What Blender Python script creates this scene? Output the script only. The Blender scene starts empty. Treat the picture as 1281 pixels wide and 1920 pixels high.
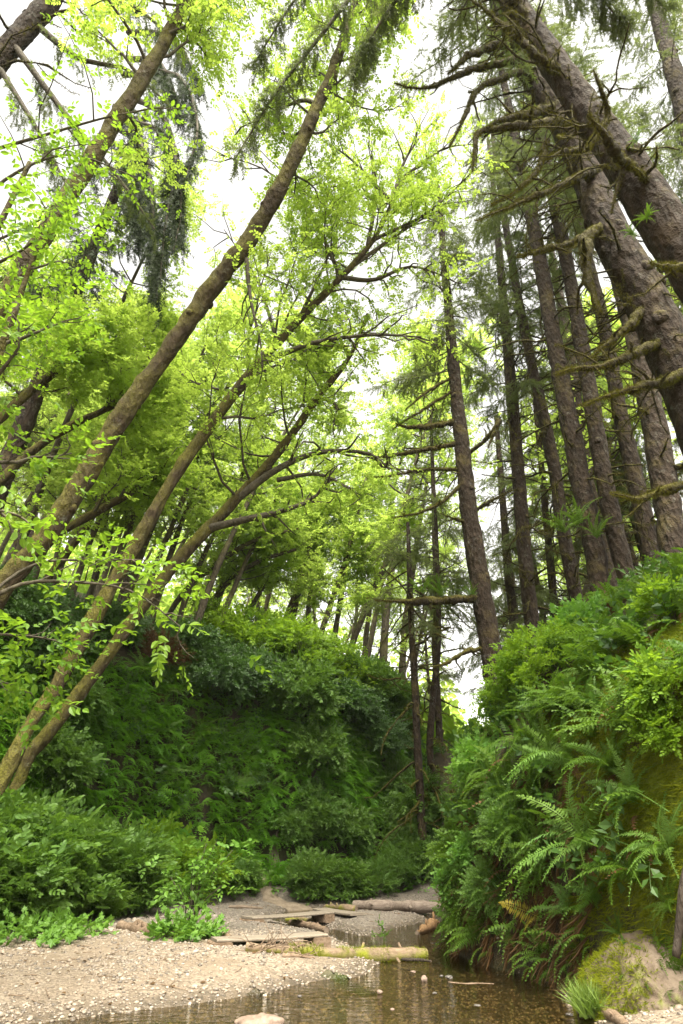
import bpy, math
import numpy as np
from math import radians, sin, cos, pi

# ------------------------------------------------------------------ camera, sky, sun, exposure
SC = bpy.context.scene
COL = SC.collection
F = 1134.0                    # focal length in photo pixels (1281 x 1920 frame)
PITCH = radians(29.4)
CAM = np.array([0.0, 0.0, 1.5])
cd = bpy.data.cameras.new('camera')
cam = bpy.data.objects.new('camera', cd)
COL.objects.link(cam)
cam.location = CAM
cam.rotation_euler = (radians(90) + PITCH, 0, 0)
cd.sensor_fit = 'VERTICAL'
cd.sensor_height = 36.0
cd.lens = 36.0 * F / 1920.0
cd.clip_start = 0.05
cd.clip_end = 3000
SC.camera = cam

SUN_EL, SUN_AZ = radians(62), radians(168)       # azimuth from +Y towards +X
w = bpy.data.worlds.new('World')
SC.world = w
w.use_nodes = True
nt = w.node_tree
bg = nt.nodes['Background']
sky = nt.nodes.new('ShaderNodeTexSky')
sky.sky_type = 'NISHITA'
sky.sun_disc = False
sky.sun_elevation = SUN_EL
sky.sun_rotation = SUN_AZ
sky.air_density = 1.0
sky.dust_density = 1.5
sky.ozone_density = 0.6
hs = nt.nodes.new('ShaderNodeHueSaturation')      # thin bright overcast: the blue is nearly gone
hs.inputs['Saturation'].default_value = 0.08
nt.links.new(sky.outputs[0], hs.inputs['Color'])
tint = nt.nodes.new('ShaderNodeMix')
tint.data_type = 'RGBA'
tint.blend_type = 'MULTIPLY'
tint.inputs[0].default_value = 1
tint.inputs[7].default_value = (1.0, .97, .90, 1)
nt.links.new(hs.outputs[0], tint.inputs[6])
nt.links.new(tint.outputs[2], bg.inputs[0])
bg.inputs[1].default_value = 0.15

sl = bpy.data.lights.new('sun', 'SUN')
sl.energy = 4.5
sl.angle = radians(40)
sl.color = (1.0, 0.94, 0.82)
so = bpy.data.objects.new('sun', sl)
COL.objects.link(so)
so.rotation_euler = (radians(90) - SUN_EL, 0, pi - SUN_AZ)

SC.view_settings.view_transform = 'Standard'
SC.view_settings.look = 'None'
SC.view_settings.gamma = 1
SC.view_settings.exposure = 1.82
SC.render.engine = 'CYCLES'
cy = SC.cycles
cy.max_bounces = 7
cy.diffuse_bounces = 4
cy.glossy_bounces = 3
cy.transmission_bounces = 5
cy.transparent_max_bounces = 8
cy.use_denoising = True

# ------------------------------------------------------------------ helpers: picture rays, noise
FW = np.array([0, cos(PITCH), sin(PITCH)])
UP = np.array([0, -sin(PITCH), cos(PITCH)])
RT = np.array([1.0, 0, 0])


def ray(px, py):
    return FW + RT * ((px - 640.5) / F) + UP * ((960 - py) / F)


def P(px, py, Y):
    """world point on the photo ray (px, py) at the distance Y in front of the camera"""
    d = ray(px, py)
    return CAM + d * (Y / d[1])


def depth(p):
    return float(np.dot(np.asarray(p) - CAM, FW))


def _h(i, j, k):
    n = (i.astype(np.int64) * 374761393 + j.astype(np.int64) * 668265263 + k.astype(np.int64) * 1440662683) & 0xffffffff
    n = ((n ^ (n >> 13)) * 1274126177) & 0xffffffff
    n = n ^ (n >> 16)
    return (n & 0xffff) / 32767.5 - 1.0


def vnoise(p):
    f = np.floor(p)
    t = p - f
    t = t * t * (3 - 2 * t)
    i, j, k = f[:, 0], f[:, 1], f[:, 2]
    r = 0
    for a in (0, 1):
        for b in (0, 1):
            for c in (0, 1):
                wgt = (t[:, 0] if a else 1 - t[:, 0]) * (t[:, 1] if b else 1 - t[:, 1]) * (t[:, 2] if c else 1 - t[:, 2])
                r = r + wgt * _h(i + a, j + b, k + c)
    return r


def fbm(p, o=3):
    p = np.asarray(p, float)
    r, a = 0, 1.0
    for q in range(o):
        r = r + a * vnoise(p * 2 ** q + 17.3 * q)
        a *= .5
    return r


def nrm(v):
    v = np.asarray(v, float)
    return v / np.maximum(np.linalg.norm(v, axis=-1, keepdims=True), 1e-9)


# ------------------------------------------------------------------ helpers: meshes
class MB:
    def __init__(s):
        s.V, s.T, s.Q, s.R, s.MT, s.MQ, s.n = [], [], [], [], [], [], 0

    def add(s, V, T=None, Q=None, r=0.5, m=0):
        V = np.asarray(V, float).reshape(-1, 3)
        if T is not None and len(T):
            s.T.append(np.asarray(T) + s.n)
            s.MT.append(np.full(len(T), m))
        if Q is not None and len(Q):
            s.Q.append(np.asarray(Q) + s.n)
            s.MQ.append(np.full(len(Q), m))
        s.V.append(V)
        s.R.append(np.broadcast_to(np.asarray(r, float), (len(V),)))
        s.n += len(V)

    def arrays(s):
        T = np.concatenate(s.T) if s.T else np.zeros((0, 3), int)
        return np.concatenate(s.V), T, np.concatenate(s.R)

    def mesh(s, name, mats, smooth=True):
        me = bpy.data.meshes.new(name)
        V = np.concatenate(s.V) if s.V else np.zeros((0, 3))
        T = np.concatenate(s.T) if s.T else np.zeros((0, 3), int)
        Q = np.concatenate(s.Q) if s.Q else np.zeros((0, 4), int)
        me.vertices.add(len(V))
        me.vertices.foreach_set('co', V.astype(np.float32).ravel())
        me.loops.add(T.size + Q.size)
        me.loops.foreach_set('vertex_index', np.concatenate([T.ravel(), Q.ravel()]).astype(np.int32))
        nf = len(T) + len(Q)
        me.polygons.add(nf)
        st = np.concatenate([np.arange(len(T)) * 3, T.size + np.arange(len(Q)) * 4]).astype(np.int32)
        me.polygons.foreach_set('loop_start', st)
        if nf:
            mi = np.concatenate((s.MT + s.MQ) or [np.zeros(0)]).astype(np.int32)
            me.polygons.foreach_set('material_index', mi)
        me.update(calc_edges=True)
        me.polygons.foreach_set('use_smooth', np.full(nf, smooth))
        a = me.attributes.new('rnd', 'FLOAT', 'POINT')
        a.data.foreach_set('value', np.concatenate(s.R).astype(np.float32))
        for m in (mats if isinstance(mats, (list, tuple)) else [mats]):
            me.materials.append(m)
        return me

    def build(s, name, mats, parent=None, smooth=True):
        o = bpy.data.objects.new(name, s.mesh(name, mats, smooth))
        COL.objects.link(o)
        o.parent = parent
        return o


def tag(o, label=None, cat=None, group=None, kind=None):
    if label:
        o['label'] = label
    if cat:
        o['category'] = cat
    if group:
        o['group'] = group
    if kind:
        o['kind'] = kind
    return o


def empty(name, loc):
    o = bpy.data.objects.new(name, None)
    o.empty_display_size = .2
    COL.objects.link(o)
    o.location = loc
    return o


def copy_tree(o):
    c = o.copy()
    COL.objects.link(c)
    for ch in list(o.children):
        k = ch.copy()
        COL.objects.link(k)
        k.parent = c
        for g in list(ch.children):
            q = g.copy()
            COL.objects.link(q)
            q.parent = k
    return c


def smooth_line(pts, n):
    """Catmull-Rom through rows of any width, n samples evenly spread by length"""
    p = np.asarray(pts, float)
    if len(p) < 3:
        t = np.linspace(0, 1, n)[:, None]
        return p[0] * (1 - t) + p[-1] * t
    q = np.vstack([2 * p[0] - p[1], p, 2 * p[-1] - p[-2]])
    out = []
    for i in range(1, len(q) - 2):
        t = np.linspace(0, 1, 12, endpoint=False)[:, None]
        a, b, c, d = q[i - 1], q[i], q[i + 1], q[i + 2]
        out.append(.5 * (2 * b + (c - a) * t + (2 * a - 5 * b + 4 * c - d) * t ** 2 + (3 * b - a - 3 * c + d) * t ** 3))
    out = np.vstack(out + [p[-1:]])
    s = np.concatenate([[0], np.cumsum(np.linalg.norm(np.diff(out[:, :3], axis=0), axis=1))])
    u = np.linspace(0, s[-1], n)
    return np.stack([np.interp(u, s, out[:, k]) for k in range(out.shape[1])], 1)


def tube(pts, rad, sides=8, bump=0.0, freq=2.5, seed=0.0, caps=False):
    pts = np.asarray(pts, float)
    n = len(pts)
    rad = np.broadcast_to(np.asarray(rad, float), (n,))
    tg = nrm(np.gradient(pts, axis=0))
    u = np.cross(tg[0], [0, 0, 1.0] if abs(tg[0][2]) < .9 else [1.0, 0, 0])
    u /= np.linalg.norm(u)
    U = np.empty_like(pts)
    for i in range(n):
        u = u - tg[i] * np.dot(u, tg[i])
        u /= max(np.linalg.norm(u), 1e-9)
        U[i] = u
    W = np.cross(tg, U)
    a = np.arange(sides) * 2 * pi / sides
    dirs = U[:, None] * np.cos(a)[None, :, None] + W[:, None] * np.sin(a)[None, :, None]
    V = (pts[:, None] + dirs * rad[:, None, None]).reshape(-1, 3)
    if bump:
        k = 1 + bump * fbm(V * freq + seed, 3)
        V = (pts[:, None] + dirs * (rad[:, None] * k.reshape(n, sides))[:, :, None]).reshape(-1, 3)
    i = np.arange(n - 1)[:, None] * sides
    j = np.arange(sides)[None]
    j2 = (j + 1) % sides
    Q = np.stack([i + j, i + j2, i + sides + j2, i + sides + j], -1).reshape(-1, 4)
    T = np.zeros((0, 3), int)
    if caps:
        c0, c1 = len(V), len(V) + 1
        V = np.vstack([V, pts[:1], pts[-1:]])
        jj = np.arange(sides)
        T = np.vstack([np.stack([np.full(sides, c0), (jj + 1) % sides, jj], 1),
                       np.stack([np.full(sides, c1), (n - 1) * sides + jj, (n - 1) * sides + (jj + 1) % sides], 1)])
    return V, Q, T


def inst(mb, tm, pos, xd, up, sc, rg, m=0, mixr=.6):
    """many copies of a triangle template (V, T, r): x axis along xd, z towards up"""
    tv, tt, tr = tm
    pos = np.asarray(pos, float).reshape(-1, 3)
    N = len(pos)
    if N == 0:
        return
    X = nrm(np.broadcast_to(np.asarray(xd, float), (N, 3)))
    up = np.broadcast_to(np.asarray(up, float), (N, 3))
    Y = np.cross(up, X)
    bad = np.linalg.norm(Y, axis=1) < 1e-4
    if bad.any():
        Y = np.where(bad[:, None], np.cross([0.31, .95, .05], X), Y)
    Y = nrm(Y)
    Z = np.cross(X, Y)
    s = np.broadcast_to(np.asarray(sc, float), (N,))[:, None, None]
    V = pos[:, None] + s * (tv[None, :, :1] * X[:, None] + tv[None, :, 1:2] * Y[:, None] + tv[None, :, 2:] * Z[:, None])
    T = (tt[None] + (np.arange(N) * len(tv))[:, None, None]).reshape(-1, 3)
    r = rg.random(N)[:, None] * mixr + tr[None] * (1 - mixr)
    mb.add(V.reshape(-1, 3), T=T, r=r.ravel(), m=m)


# ------------------------------------------------------------------ leaf and frond templates
RG = np.random.default_rng(11)


def T_kite(wd=.3, cup=.06, droop=.1):
    V = np.array([[0, 0, 0], [.42, wd, cup], [1, 0, -droop], [.42, -wd, cup]])
    return V, np.array([[0, 2, 1], [0, 3, 2]]), np.full(4, .5)


def T_leaf(wd=.27):
    V = np.array([[0, 0, 0], [.22, wd * .75, .05], [.5, wd, .05], [.78, wd * .6, .0], [1, 0, -.14],
                  [.78, -wd * .6, .0], [.5, -wd, .05], [.22, -wd * .75, .05], [.5, 0, -.02]])
    T = np.array([[8, (i + 1) % 8, i] for i in range(8)])
    return V, T, np.full(9, .5)


def T_maple():
    ang = np.radians([180, 150, 128, 108, 84, 62, 45, 28, 14, 0, -14, -28, -45, -62, -84, -108, -128, -150])
    rad = np.array([.10, .42, .5, .36, .62, .44, .72, .50, .60, .86, .60, .50, .72, .44, .62, .36, .5, .42]) * .75
    rr = np.stack([np.cos(ang) * rad + .3, np.sin(ang) * rad, -.22 * rad ** 2 + .03 * np.cos(ang * 9)], 1)
    V = np.vstack([[.3, 0, .05], rr])
    n = len(rr)
    T = np.array([[0, 1 + (i + 1) % n, 1 + i] for i in range(n)])
    return V, T, np.full(len(V), .5)


def T_spray(leaf, n, ls, fan=55, alt=True, jit=.25, seed=0, wav=.1, droop=.2, stem=True, start=.12):
    """a flat twig of n leaves along +x, length 1"""
    rg = np.random.default_rng(seed)
    mb = MB()
    for i in range(n):
        f = start + (1 - start) * i / max(n - 1, 1)
        side = (1 if i % 2 else -1)
        a = radians(fan) * side * (1 - .75 * f ** 3) if i < n - 1 else 0
        a += rg.normal() * jit
        d = np.array([cos(a), sin(a), rg.normal() * .3 - .18])
        u = np.array([rg.normal() * .35, rg.normal() * .35, 1])
        inst(mb, leaf, [[f, .02 * side, -droop * f * f + rg.normal() * wav * .3]], d, u, ls * (.75 + .5 * rg.random()) * (1.1 - .25 * f), rg, mixr=1)
    if stem:
        x = np.linspace(0, .98, 5)
        c = np.stack([x, 0 * x, -droop * x * x], 1)
        V = np.vstack([c + [0, .006, 0], c - [0, .006, 0]])
        T = []
        for i in range(4):
            T += [[i, i + 1, 5 + i], [i + 1, 6 + i, 5 + i]]
        mb.add(V, T=T, r=.05)
    return mb.arrays()


def T_frond(n=20, wd=.16, arch=.55, rise=.55, kite=True, taper=.8, seed=0, bend=0.0):
    """fern frond along +x, arching down, pinnae on both sides"""
    rg = np.random.default_rng(seed)
    f = np.linspace(.1, .99, n)
    zc = lambda x: rise * x - arch * x * x
    prof = wd * np.minimum(1, (f / .16) ** .7) * (1 - f ** 2.6) ** taper + .008
    V, T = [], []
    pw = .9 / n * .62
    for s in (1, -1):
        for k in range(n):
            x0 = f[k]
            b = np.array([x0, 0, zc(x0)])
            L = prof[k] * (1 + rg.normal() * .14)
            dx = .32 * L
            tip = b + [dx + rg.normal() * .012, s * L, -.30 * L + rg.normal() * .014]
            i = len(V)
            if kite:
                mid = (b * .55 + tip * .45)
                V += [b, mid + [pw * .75, 0, .006], tip, mid - [pw * .75, 0, -.006]]
                T += ([[i, i + 1, i + 2], [i, i + 2, i + 3]] if s < 0 else [[i, i + 2, i + 1], [i, i + 3, i + 2]])
            else:
                V += [b - [pw, 0, 0], b + [pw, 0, 0], tip]
                T += [[i, i + 1, i + 2]] if s < 0 else [[i, i + 2, i + 1]]
    i = len(V)
    x = np.linspace(0, 1, 7)
    for xx in x:
        V += [[xx, .007, zc(xx) + .002], [xx, -.007, zc(xx) + .002]]
    for k in range(6):
        T += [[i + 2 * k, i + 2 * k + 1, i + 2 * k + 2], [i + 2 * k + 1, i + 2 * k + 3, i + 2 * k + 2]]
    V = np.array(V)
    V[:, 1] += bend * V[:, 0] ** 2
    return V, np.array(T), np.full(len(V), .5)


def T_hand(nf=6, seed=0):
    """five-finger fern: a stalk that opens into a fan of drooping fingers"""
    rg = np.random.default_rng(seed)
    mb = MB()
    fr = T_frond(8, .24, .75, .25, kite=False, taper=.6)
    for k in range(nf):
        a = radians(-80 + 160 * k / (nf - 1)) + rg.normal() * .1
        d = np.array([cos(a), sin(a), .05])
        inst(mb, fr, [[.3, 0, .25]], d, [.2, 0, 1], .55 + .2 * cos(a) + rg.normal() * .05, rg)
    mb.add([[0, .006, 0], [0, -.006, 0], [.3, 0, .25]], T=[[0, 1, 2]], r=.1)
    return mb.arrays()


def T_needles(n=11, seed=0, ln=.16):
    """spruce twig along +x: flat blades of needles to both sides and above, drooping"""
    rg = np.random.default_rng(seed)
    V, T = [], []
    for k in range(n):
        f = .04 + .93 * k / n
        for s in (1, -1):
            b = np.array([f, 0, -.22 * f * f])
            a = s * (.75 + rg.normal() * .25)
            tip = b + np.array([cos(a), sin(a), rg.normal() * .55 - .2]) * ln * (1.15 - .5 * f) * (.8 + .5 * rg.random())
            i = len(V)
            V += [b - [.036, 0, 0], b + [.036, 0, 0], tip]
            T += [[i, i + 1, i + 2]]
    i = len(V)
    V += [[0, .016, 0], [0, -.016, 0], [1.08, 0, -.24]]
    T += [[i, i + 1, i + 2]]
    return np.array(V), np.array(T), np.full(len(V), .5)


def T_blade(n=5, seed=0, wd=.03):
    """a tuft of arching grass blades rising along +x"""
    rg = np.random.default_rng(seed)
    V, T = [], []
    for k in range(n):
        a = rg.random() * 2 * pi
        sp = .2 + .5 * rg.random()
        d = np.array([0, cos(a), sin(a)])
        e = np.array([0, -sin(a), cos(a)])
        i = len(V)
        for f in (0, .5, 1):
            c = np.array([f - .35 * f * f * sp, 0, 0]) + d * sp * f * f
            wv = wd * (1 - f)
            V += [c + e * wv, c - e * wv] if f < 1 else [c]
        T += [[i, i + 1, i + 2], [i + 1, i + 3, i + 2], [i + 2, i + 3, i + 4]]
    return np.array(V), np.array(T), rg.random(len(V))


def T_ico(seed=0, sub=1):
    t = (1 + 5 ** .5) / 2
    V = nrm(np.array([[-1, t, 0], [1, t, 0], [-1, -t, 0], [1, -t, 0], [0, -1, t], [0, 1, t], [0, -1, -t], [0, 1, -t],
                      [t, 0, -1], [t, 0, 1], [-t, 0, -1], [-t, 0, 1]]))
    Fc = [[0, 11, 5], [0, 5, 1], [0, 1, 7], [0, 7, 10], [0, 10, 11], [1, 5, 9], [5, 11, 4], [11, 10, 2], [10, 7, 6], [7, 1, 8],
          [3, 9, 4], [3, 4, 2], [3, 2, 6], [3, 6, 8], [3, 8, 9], [4, 9, 5], [2, 4, 11], [6, 2, 10], [8, 6, 7], [9, 8, 1]]
    V = [v for v in V]
    for _ in range(sub):
        cache, N = {}, []

        def mid(a, b):
            k = (min(a, b), max(a, b))
            if k not in cache:
                cache[k] = len(V)
                V.append(nrm(V[a] + V[b]))
            return cache[k]
        for a, b, c in Fc:
            x, y, z = mid(a, b), mid(b, c), mid(c, a)
            N += [[a, x, z], [b, y, x], [c, z, y], [x, y, z]]
        Fc = N
    V = np.array(V)
    V = V * (1 + .22 * fbm(V * 1.3 + seed * 7.7, 2))[:, None] * np.array([1, .78, .55])
    return V, np.array(Fc), np.full(len(V), .5)


KITE, LEAF, MAPLE = T_kite(), T_leaf(), T_maple()
SPRAY_ALDER = [T_spray(T_kite(.36), 10, .30, seed=s) for s in (1, 2, 3)]
SPRAY_NEAR = [T_spray(LEAF, 8, .34, seed=s, droop=.3) for s in (4, 5)]
SPRAY_SHRUB = [T_spray(T_leaf(.3), 7, .42, seed=s, droop=.3) for s in (6, 7)]
SPRAY_KITE = [T_spray(T_kite(.33), 9, .36, seed=s, droop=.3) for s in (8, 9)]
SPRAY_SMALL = [T_spray(T_kite(.32), 19, .17, seed=s, fan=60, droop=.25) for s in (10, 12)]
SPRAY_MAPLE = [T_spray(MAPLE, 4, .62, seed=s, fan=70, droop=.15, jit=.4) for s in (13, 14)]
SPRAY_FAR = [T_spray(T_kite(.42), 7, .42, seed=s, wav=.6, jit=.5) for s in (15, 16)]
FROND = [T_frond(32, .105, .85, .80, seed=1, bend=.12), T_frond(30, .12, 1.1, .95, seed=2, bend=-.16), T_frond(32, .10, .6, .6, seed=3, bend=.22), T_frond(28, .11, 1.35, 1.0, seed=8, bend=-.1), T_frond(34, .09, 1.0, .75, seed=9, bend=.05)]
FROND_LADY = [T_frond(20, .24, .6, .6, seed=4, taper=1.1)]
FROND_STRAP = [T_frond(18, .085, .7, .8, seed=5)]
FROND_LOW = [T_frond(12, .16, .8, .7, kite=False, seed=6), T_frond(12, .13, 1.0, .8, kite=False, seed=7)]
HAND = [T_hand(6, 1), T_hand(5, 2), T_hand(7, 3)]
NEEDLE = [T_needles(11, 1, .24), T_needles(12, 2, .28), T_needles(9, 3, .22)]
BLADE = [T_blade(5, 1), T_blade(6, 2)]


# ------------------------------------------------------------------ materials
def mat(name):
    m = bpy.data.materials.new(name)
    m.use_nodes = True
    t = m.node_tree
    return m, t, t.nodes['Principled BSDF'], t.nodes['Material Output']


def nd(t, typ, **kw):
    n = t.nodes.new(typ)
    for k, v in kw.items():
        if k in ('operation', 'blend_type', 'data_type', 'attribute_name', 'feature', 'distance', 'noise_dimensions'):
            setattr(n, k, v)
        else:
            n.inputs[k].default_value = v
    return n


def rgb(c):
    return (c[0], c[1], c[2], 1)


def mix(t, fac, a, b, mode='MIX'):
    n = t.nodes.new('ShaderNodeMix')
    n.data_type = 'RGBA'
    n.blend_type = mode
    for sock, v in ((n.inputs[0], fac), (n.inputs[6], a), (n.inputs[7], b)):
        if hasattr(v, 'is_linked'):
            t.links.new(v, sock)
        elif isinstance(v, (int, float)):
            sock.default_value = v
        else:
            sock.default_value = rgb(v)
    return n.outputs[2]


def ramp(t, val, p0, p1, c0=0.0, c1=1.0):
    n = t.nodes.new('ShaderNodeMapRange')
    n.inputs[1].default_value = p0
    n.inputs[2].default_value = p1
    n.inputs[3].default_value = c0
    n.inputs[4].default_value = c1
    t.links.new(val, n.inputs[0])
    return n.outputs[0]


def math_(t, op, a, b):
    n = t.nodes.new('ShaderNodeMath')
    n.operation = op
    for s, v in ((n.inputs[0], a), (n.inputs[1], b)):
        if hasattr(v, 'is_linked'):
            t.links.new(v, s)
        else:
            s.default_value = v
    return n.outputs[0]


def noise(t, scale, detail=3, rough=.55, vec=None):
    n = t.nodes.new('ShaderNodeTexNoise')
    n.inputs['Scale'].default_value = scale
    n.inputs['Detail'].default_value = detail
    n.inputs['Roughness'].default_value = rough
    if vec is None:
        vec = pos(t)
    t.links.new(vec, n.inputs['Vector'])
    return n.outputs[0]


def pos(t):
    return t.nodes.new('ShaderNodeNewGeometry').outputs['Position']


def bump(t, bsdf, h, st, dist=.05):
    n = t.nodes.new('ShaderNodeBump')
    n.inputs['Strength'].default_value = st
    n.inputs['Distance'].default_value = dist
    t.links.new(h, n.inputs['Height'])
    t.links.new(n.outputs[0], bsdf.inputs['Normal'])


def leaf_mat(name, c1, c2, tr, fac=.42, rough=.5, spec=.35, patch=.5):
    m, t, b, out = mat(name)
    at = nd(t, 'ShaderNodeAttribute', attribute_name='rnd')
    col = mix(t, at.outputs['Fac'], c1, c2)
    big = ramp(t, noise(t, patch, 2), .35, .65)
    c3 = [c2[0] * 1.25, c2[1] * 1.05, c2[2] * .9]
    col = mix(t, math_(t, 'MULTIPLY', big, .45), col, c3)
    t.links.new(col, b.inputs['Base Color'])
    b.inputs['Roughness'].default_value = rough
    b.inputs['Specular IOR Level'].default_value = spec
    tl = t.nodes.new('ShaderNodeBsdfTranslucent')
    tc = mix(t, at.outputs['Fac'], [x * .75 for x in tr], tr)
    t.links.new(tc, tl.inputs[0])
    mx = t.nodes.new('ShaderNodeMixShader')
    mx.inputs[0].default_value = fac
    t.links.new(b.outputs[0], mx.inputs[1])
    t.links.new(tl.outputs[0], mx.inputs[2])
    t.links.new(mx.outputs[0], out.inputs[0])
    return m


def bark_mat(name, c1, c2, moss, m0, m1, flake=9, bstr=.6, upw=.5):
    """bark with moss where it faces up and where the noise says so"""
    m, t, b, out = mat(name)
    g = t.nodes.new('ShaderNodeNewGeometry')
    mp = t.nodes.new('ShaderNodeMapping')
    mp.inputs['Scale'].default_value = (1, 1, .45)
    t.links.new(g.outputs['Position'], mp.inputs[0])
    n1 = noise(t, flake, 4, .65, mp.outputs[0])
    n2 = noise(t, 1.6, 3)
    n3 = noise(t, 26, 3)
    vo = nd(t, 'ShaderNodeTexVoronoi', Scale=flake * 1.3)
    t.links.new(mp.outputs[0], vo.inputs['Vector'])
    col = mix(t, ramp(t, n1, .3, .7), c1, c2)
    col = mix(t, ramp(t, n2, .55, .8), col, [x * 1.55 for x in c2])
    lich = math_(t, 'MULTIPLY', ramp(t, noise(t, 3.3, 5, .7), .56, .66), ramp(t, noise(t, 17, 3), .42, .58))     # grey lichen blotches
    col = mix(t, math_(t, 'MULTIPLY', lich, .75), col, [c2[0] * .6 + .10, c2[1] * .6 + .105, c2[2] * .6 + .09])
    sp = t.nodes.new('ShaderNodeSeparateXYZ')
    t.links.new(g.outputs['Normal'], sp.inputs[0])
    k = math_(t, 'ADD', math_(t, 'MULTIPLY', sp.outputs[2], upw), math_(t, 'ADD', n2, math_(t, 'MULTIPLY', n3, .25)))
    k = ramp(t, k, m0, m1)
    mcol = mix(t, ramp(t, n3, .3, .7), [x * .6 for x in moss], [x * 1.25 for x in moss])
    t.links.new(mix(t, k, col, mcol), b.inputs['Base Color'])
    b.inputs['Roughness'].default_value = .85
    b.inputs['Specular IOR Level'].default_value = .2
    h = math_(t, 'ADD', math_(t, 'MULTIPLY', n1, 1.0), math_(t, 'ADD', math_(t, 'MULTIPLY', vo.outputs[0], .8), math_(t, 'MULTIPLY', n3, .4)))
    bump(t, b, h, bstr, .10)
    return m


def plain_mat(name, c1, c2, scale=8, rough=.8, bstr=.4, bscale=30, stretch=(1, 1, 1), moss=None, m0=.75, m1=1.0, upw=.35):
    m, t, b, out = mat(name)
    tc = t.nodes.new('ShaderNodeTexCoord')
    mp = t.nodes.new('ShaderNodeMapping')
    mp.inputs['Scale'].default_value = stretch
    t.links.new(tc.outputs['Object'], mp.inputs[0])
    n1 = noise(t, scale, 4, .6, mp.outputs[0])
    n2 = noise(t, bscale, 4, .6, mp.outputs[0])
    col = mix(t, ramp(t, n1, .3, .7), c1, c2)
    col = mix(t, ramp(t, n2, .45, .7, 0, .5), col, [x * .55 for x in c1])
    if moss is not None:
        g = t.nodes.new('ShaderNodeNewGeometry')
        sp = t.nodes.new('ShaderNodeSeparateXYZ')
        t.links.new(g.outputs['Normal'], sp.inputs[0])
        k = math_(t, 'ADD', math_(t, 'MULTIPLY', sp.outputs[2], upw), math_(t, 'ADD', noise(t, 2.2, 3), math_(t, 'MULTIPLY', n2, .2)))
        col = mix(t, ramp(t, k, m0, m1), col, mix(t, n2, [x * .6 for x in moss], [x * 1.3 for x in moss]))
    t.links.new(col, b.inputs['Base Color'])
    b.inputs['Roughness'].default_value = rough
    b.inputs['Specular IOR Level'].default_value = .25
    bump(t, b, math_(t, 'ADD', n1, n2), bstr, .03)
    return m


M = {}
M['alder_leaf'] = leaf_mat('alder leaf', (.10, .20, .018), (.215, .33, .04), (.48, .65, .085), .64, spec=.2)
M['alder_leaf_far'] = leaf_mat('far alder leaf', (.105, .205, .03), (.22, .335, .055), (.50, .66, .11), .64, spec=.15)
M['near_leaf'] = leaf_mat('near leaf', (.06, .16, .012), (.14, .25, .02), (.26, .44, .025), .46, spec=.35)
M['shrub_leaf'] = leaf_mat('shrub leaf', (.045, .115, .016), (.105, .20, .034), (.16, .30, .025), .38, spec=.3)
M['shrub_yellow'] = leaf_mat('yellow green shrub leaf', (.070, .165, .012), (.17, .29, .024), (.30, .48, .025), .44, spec=.2)
M['dark_leaf'] = leaf_mat('dark shrub leaf', (.026, .075, .012), (.062, .135, .024), (.09, .20, .02), .35, spec=.55)
M['maple_leaf'] = leaf_mat('broad lobed leaf', (.075, .20, .030), (.15, .30, .05), (.22, .45, .04), .42, spec=.4)
M['fern'] = leaf_mat('fern frond', (.036, .092, .009), (.092, .172, .018), (.14, .26, .018), .36, spec=.22, patch=1.2)
M['fern_pale'] = leaf_mat('pale fern frond', (.060, .145, .024), (.13, .235, .042), (.18, .34, .03), .36, spec=.25, patch=1.2)
M['fern_yellow'] = leaf_mat('yellowed frond', (.25, .22, .02), (.35, .28, .03), (.3, .3, .02), .3)
M['fern_dead'] = leaf_mat('dead brown frond', (.050, .028, .012), (.13, .078, .035), (.08, .045, .02), .2, spec=.1)
M['wall_fern'] = leaf_mat('hanging wall fern', (.05, .16, .012), (.13, .30, .02), (.18, .42, .02), .42, spec=.25, patch=.6)
M['needle'] = leaf_mat('spruce needle', (.055, .088, .026), (.12, .15, .05), (.19, .24, .06), .42, rough=.6, spec=.2)
M['needle_dark'] = leaf_mat('dark spruce needle', (.022, .042, .018), (.05, .075, .03), (.06, .09, .03), .3, rough=.6, spec=.2)
M['herb'] = leaf_mat('low herb leaf', (.05, .15, .02), (.12, .25, .03), (.18, .36, .03), .38, spec=.4)
M['grass'] = leaf_mat('bank grass', (.07, .15, .02), (.17, .25, .05), (.18, .3, .03), .35)
M['moss_hair'] = leaf_mat('moss strands', (.050, .055, .008), (.125, .118, .016), (.12, .12, .015), .3, rough=.9, spec=.05)
M['moss_bright'] = leaf_mat('bright moss strands', (.06, .10, .006), (.23, .27, .018), (.18, .25, .015), .3, rough=.9, spec=.05)
M['bark_alder'] = bark_mat('mossy alder bark', (.026, .018, .010), (.075, .053, .029), (.125, .118, .016), .40, .92, 6, 1.0, .42)
M['bark_thin'] = bark_mat('slim alder bark', (.040, .032, .022), (.11, .09, .062), (.11, .11, .018), .62, 1.05, 9, .5, .4)
M['bark_spruce'] = bark_mat('scaly spruce bark', (.014, .009, .005), (.050, .034, .022), (.095, .078, .016), .66, 1.05, 7, 1.0, .40)
M['bark_moss'] = bark_mat('moss wrapped branch', (.020, .014, .008), (.045, .034, .015), (.095, .085, .014), .45, 1.05, 8, 1.0, .55)
M['twig'] = bark_mat('twig bark', (.045, .038, .028), (.10, .085, .06), (.09, .09, .02), .8, 1.2, 14, .4, .3)
M['old_wood'] = plain_mat('weathered log wood', (.14, .10, .07), (.27, .21, .155), 5, .8, .5, 40, (1, 6, 6))
M['log_moss'] = plain_mat('mossy log', (.14, .095, .058), (.28, .205, .135), 5, .85, .5, 30, (1, 5, 5), (.19, .20, .018), .50, .68, -.12)
M['wet_log'] = plain_mat('bleached sawn log', (.13, .095, .072), (.29, .235, .19), 5, .7, .5, 40, (.6, 5, 5))
M['plank'] = plain_mat('grey plank', (.17, .14, .105), (.29, .245, .19), 3, .8, .35, 30, (.5, 9, 9))
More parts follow.
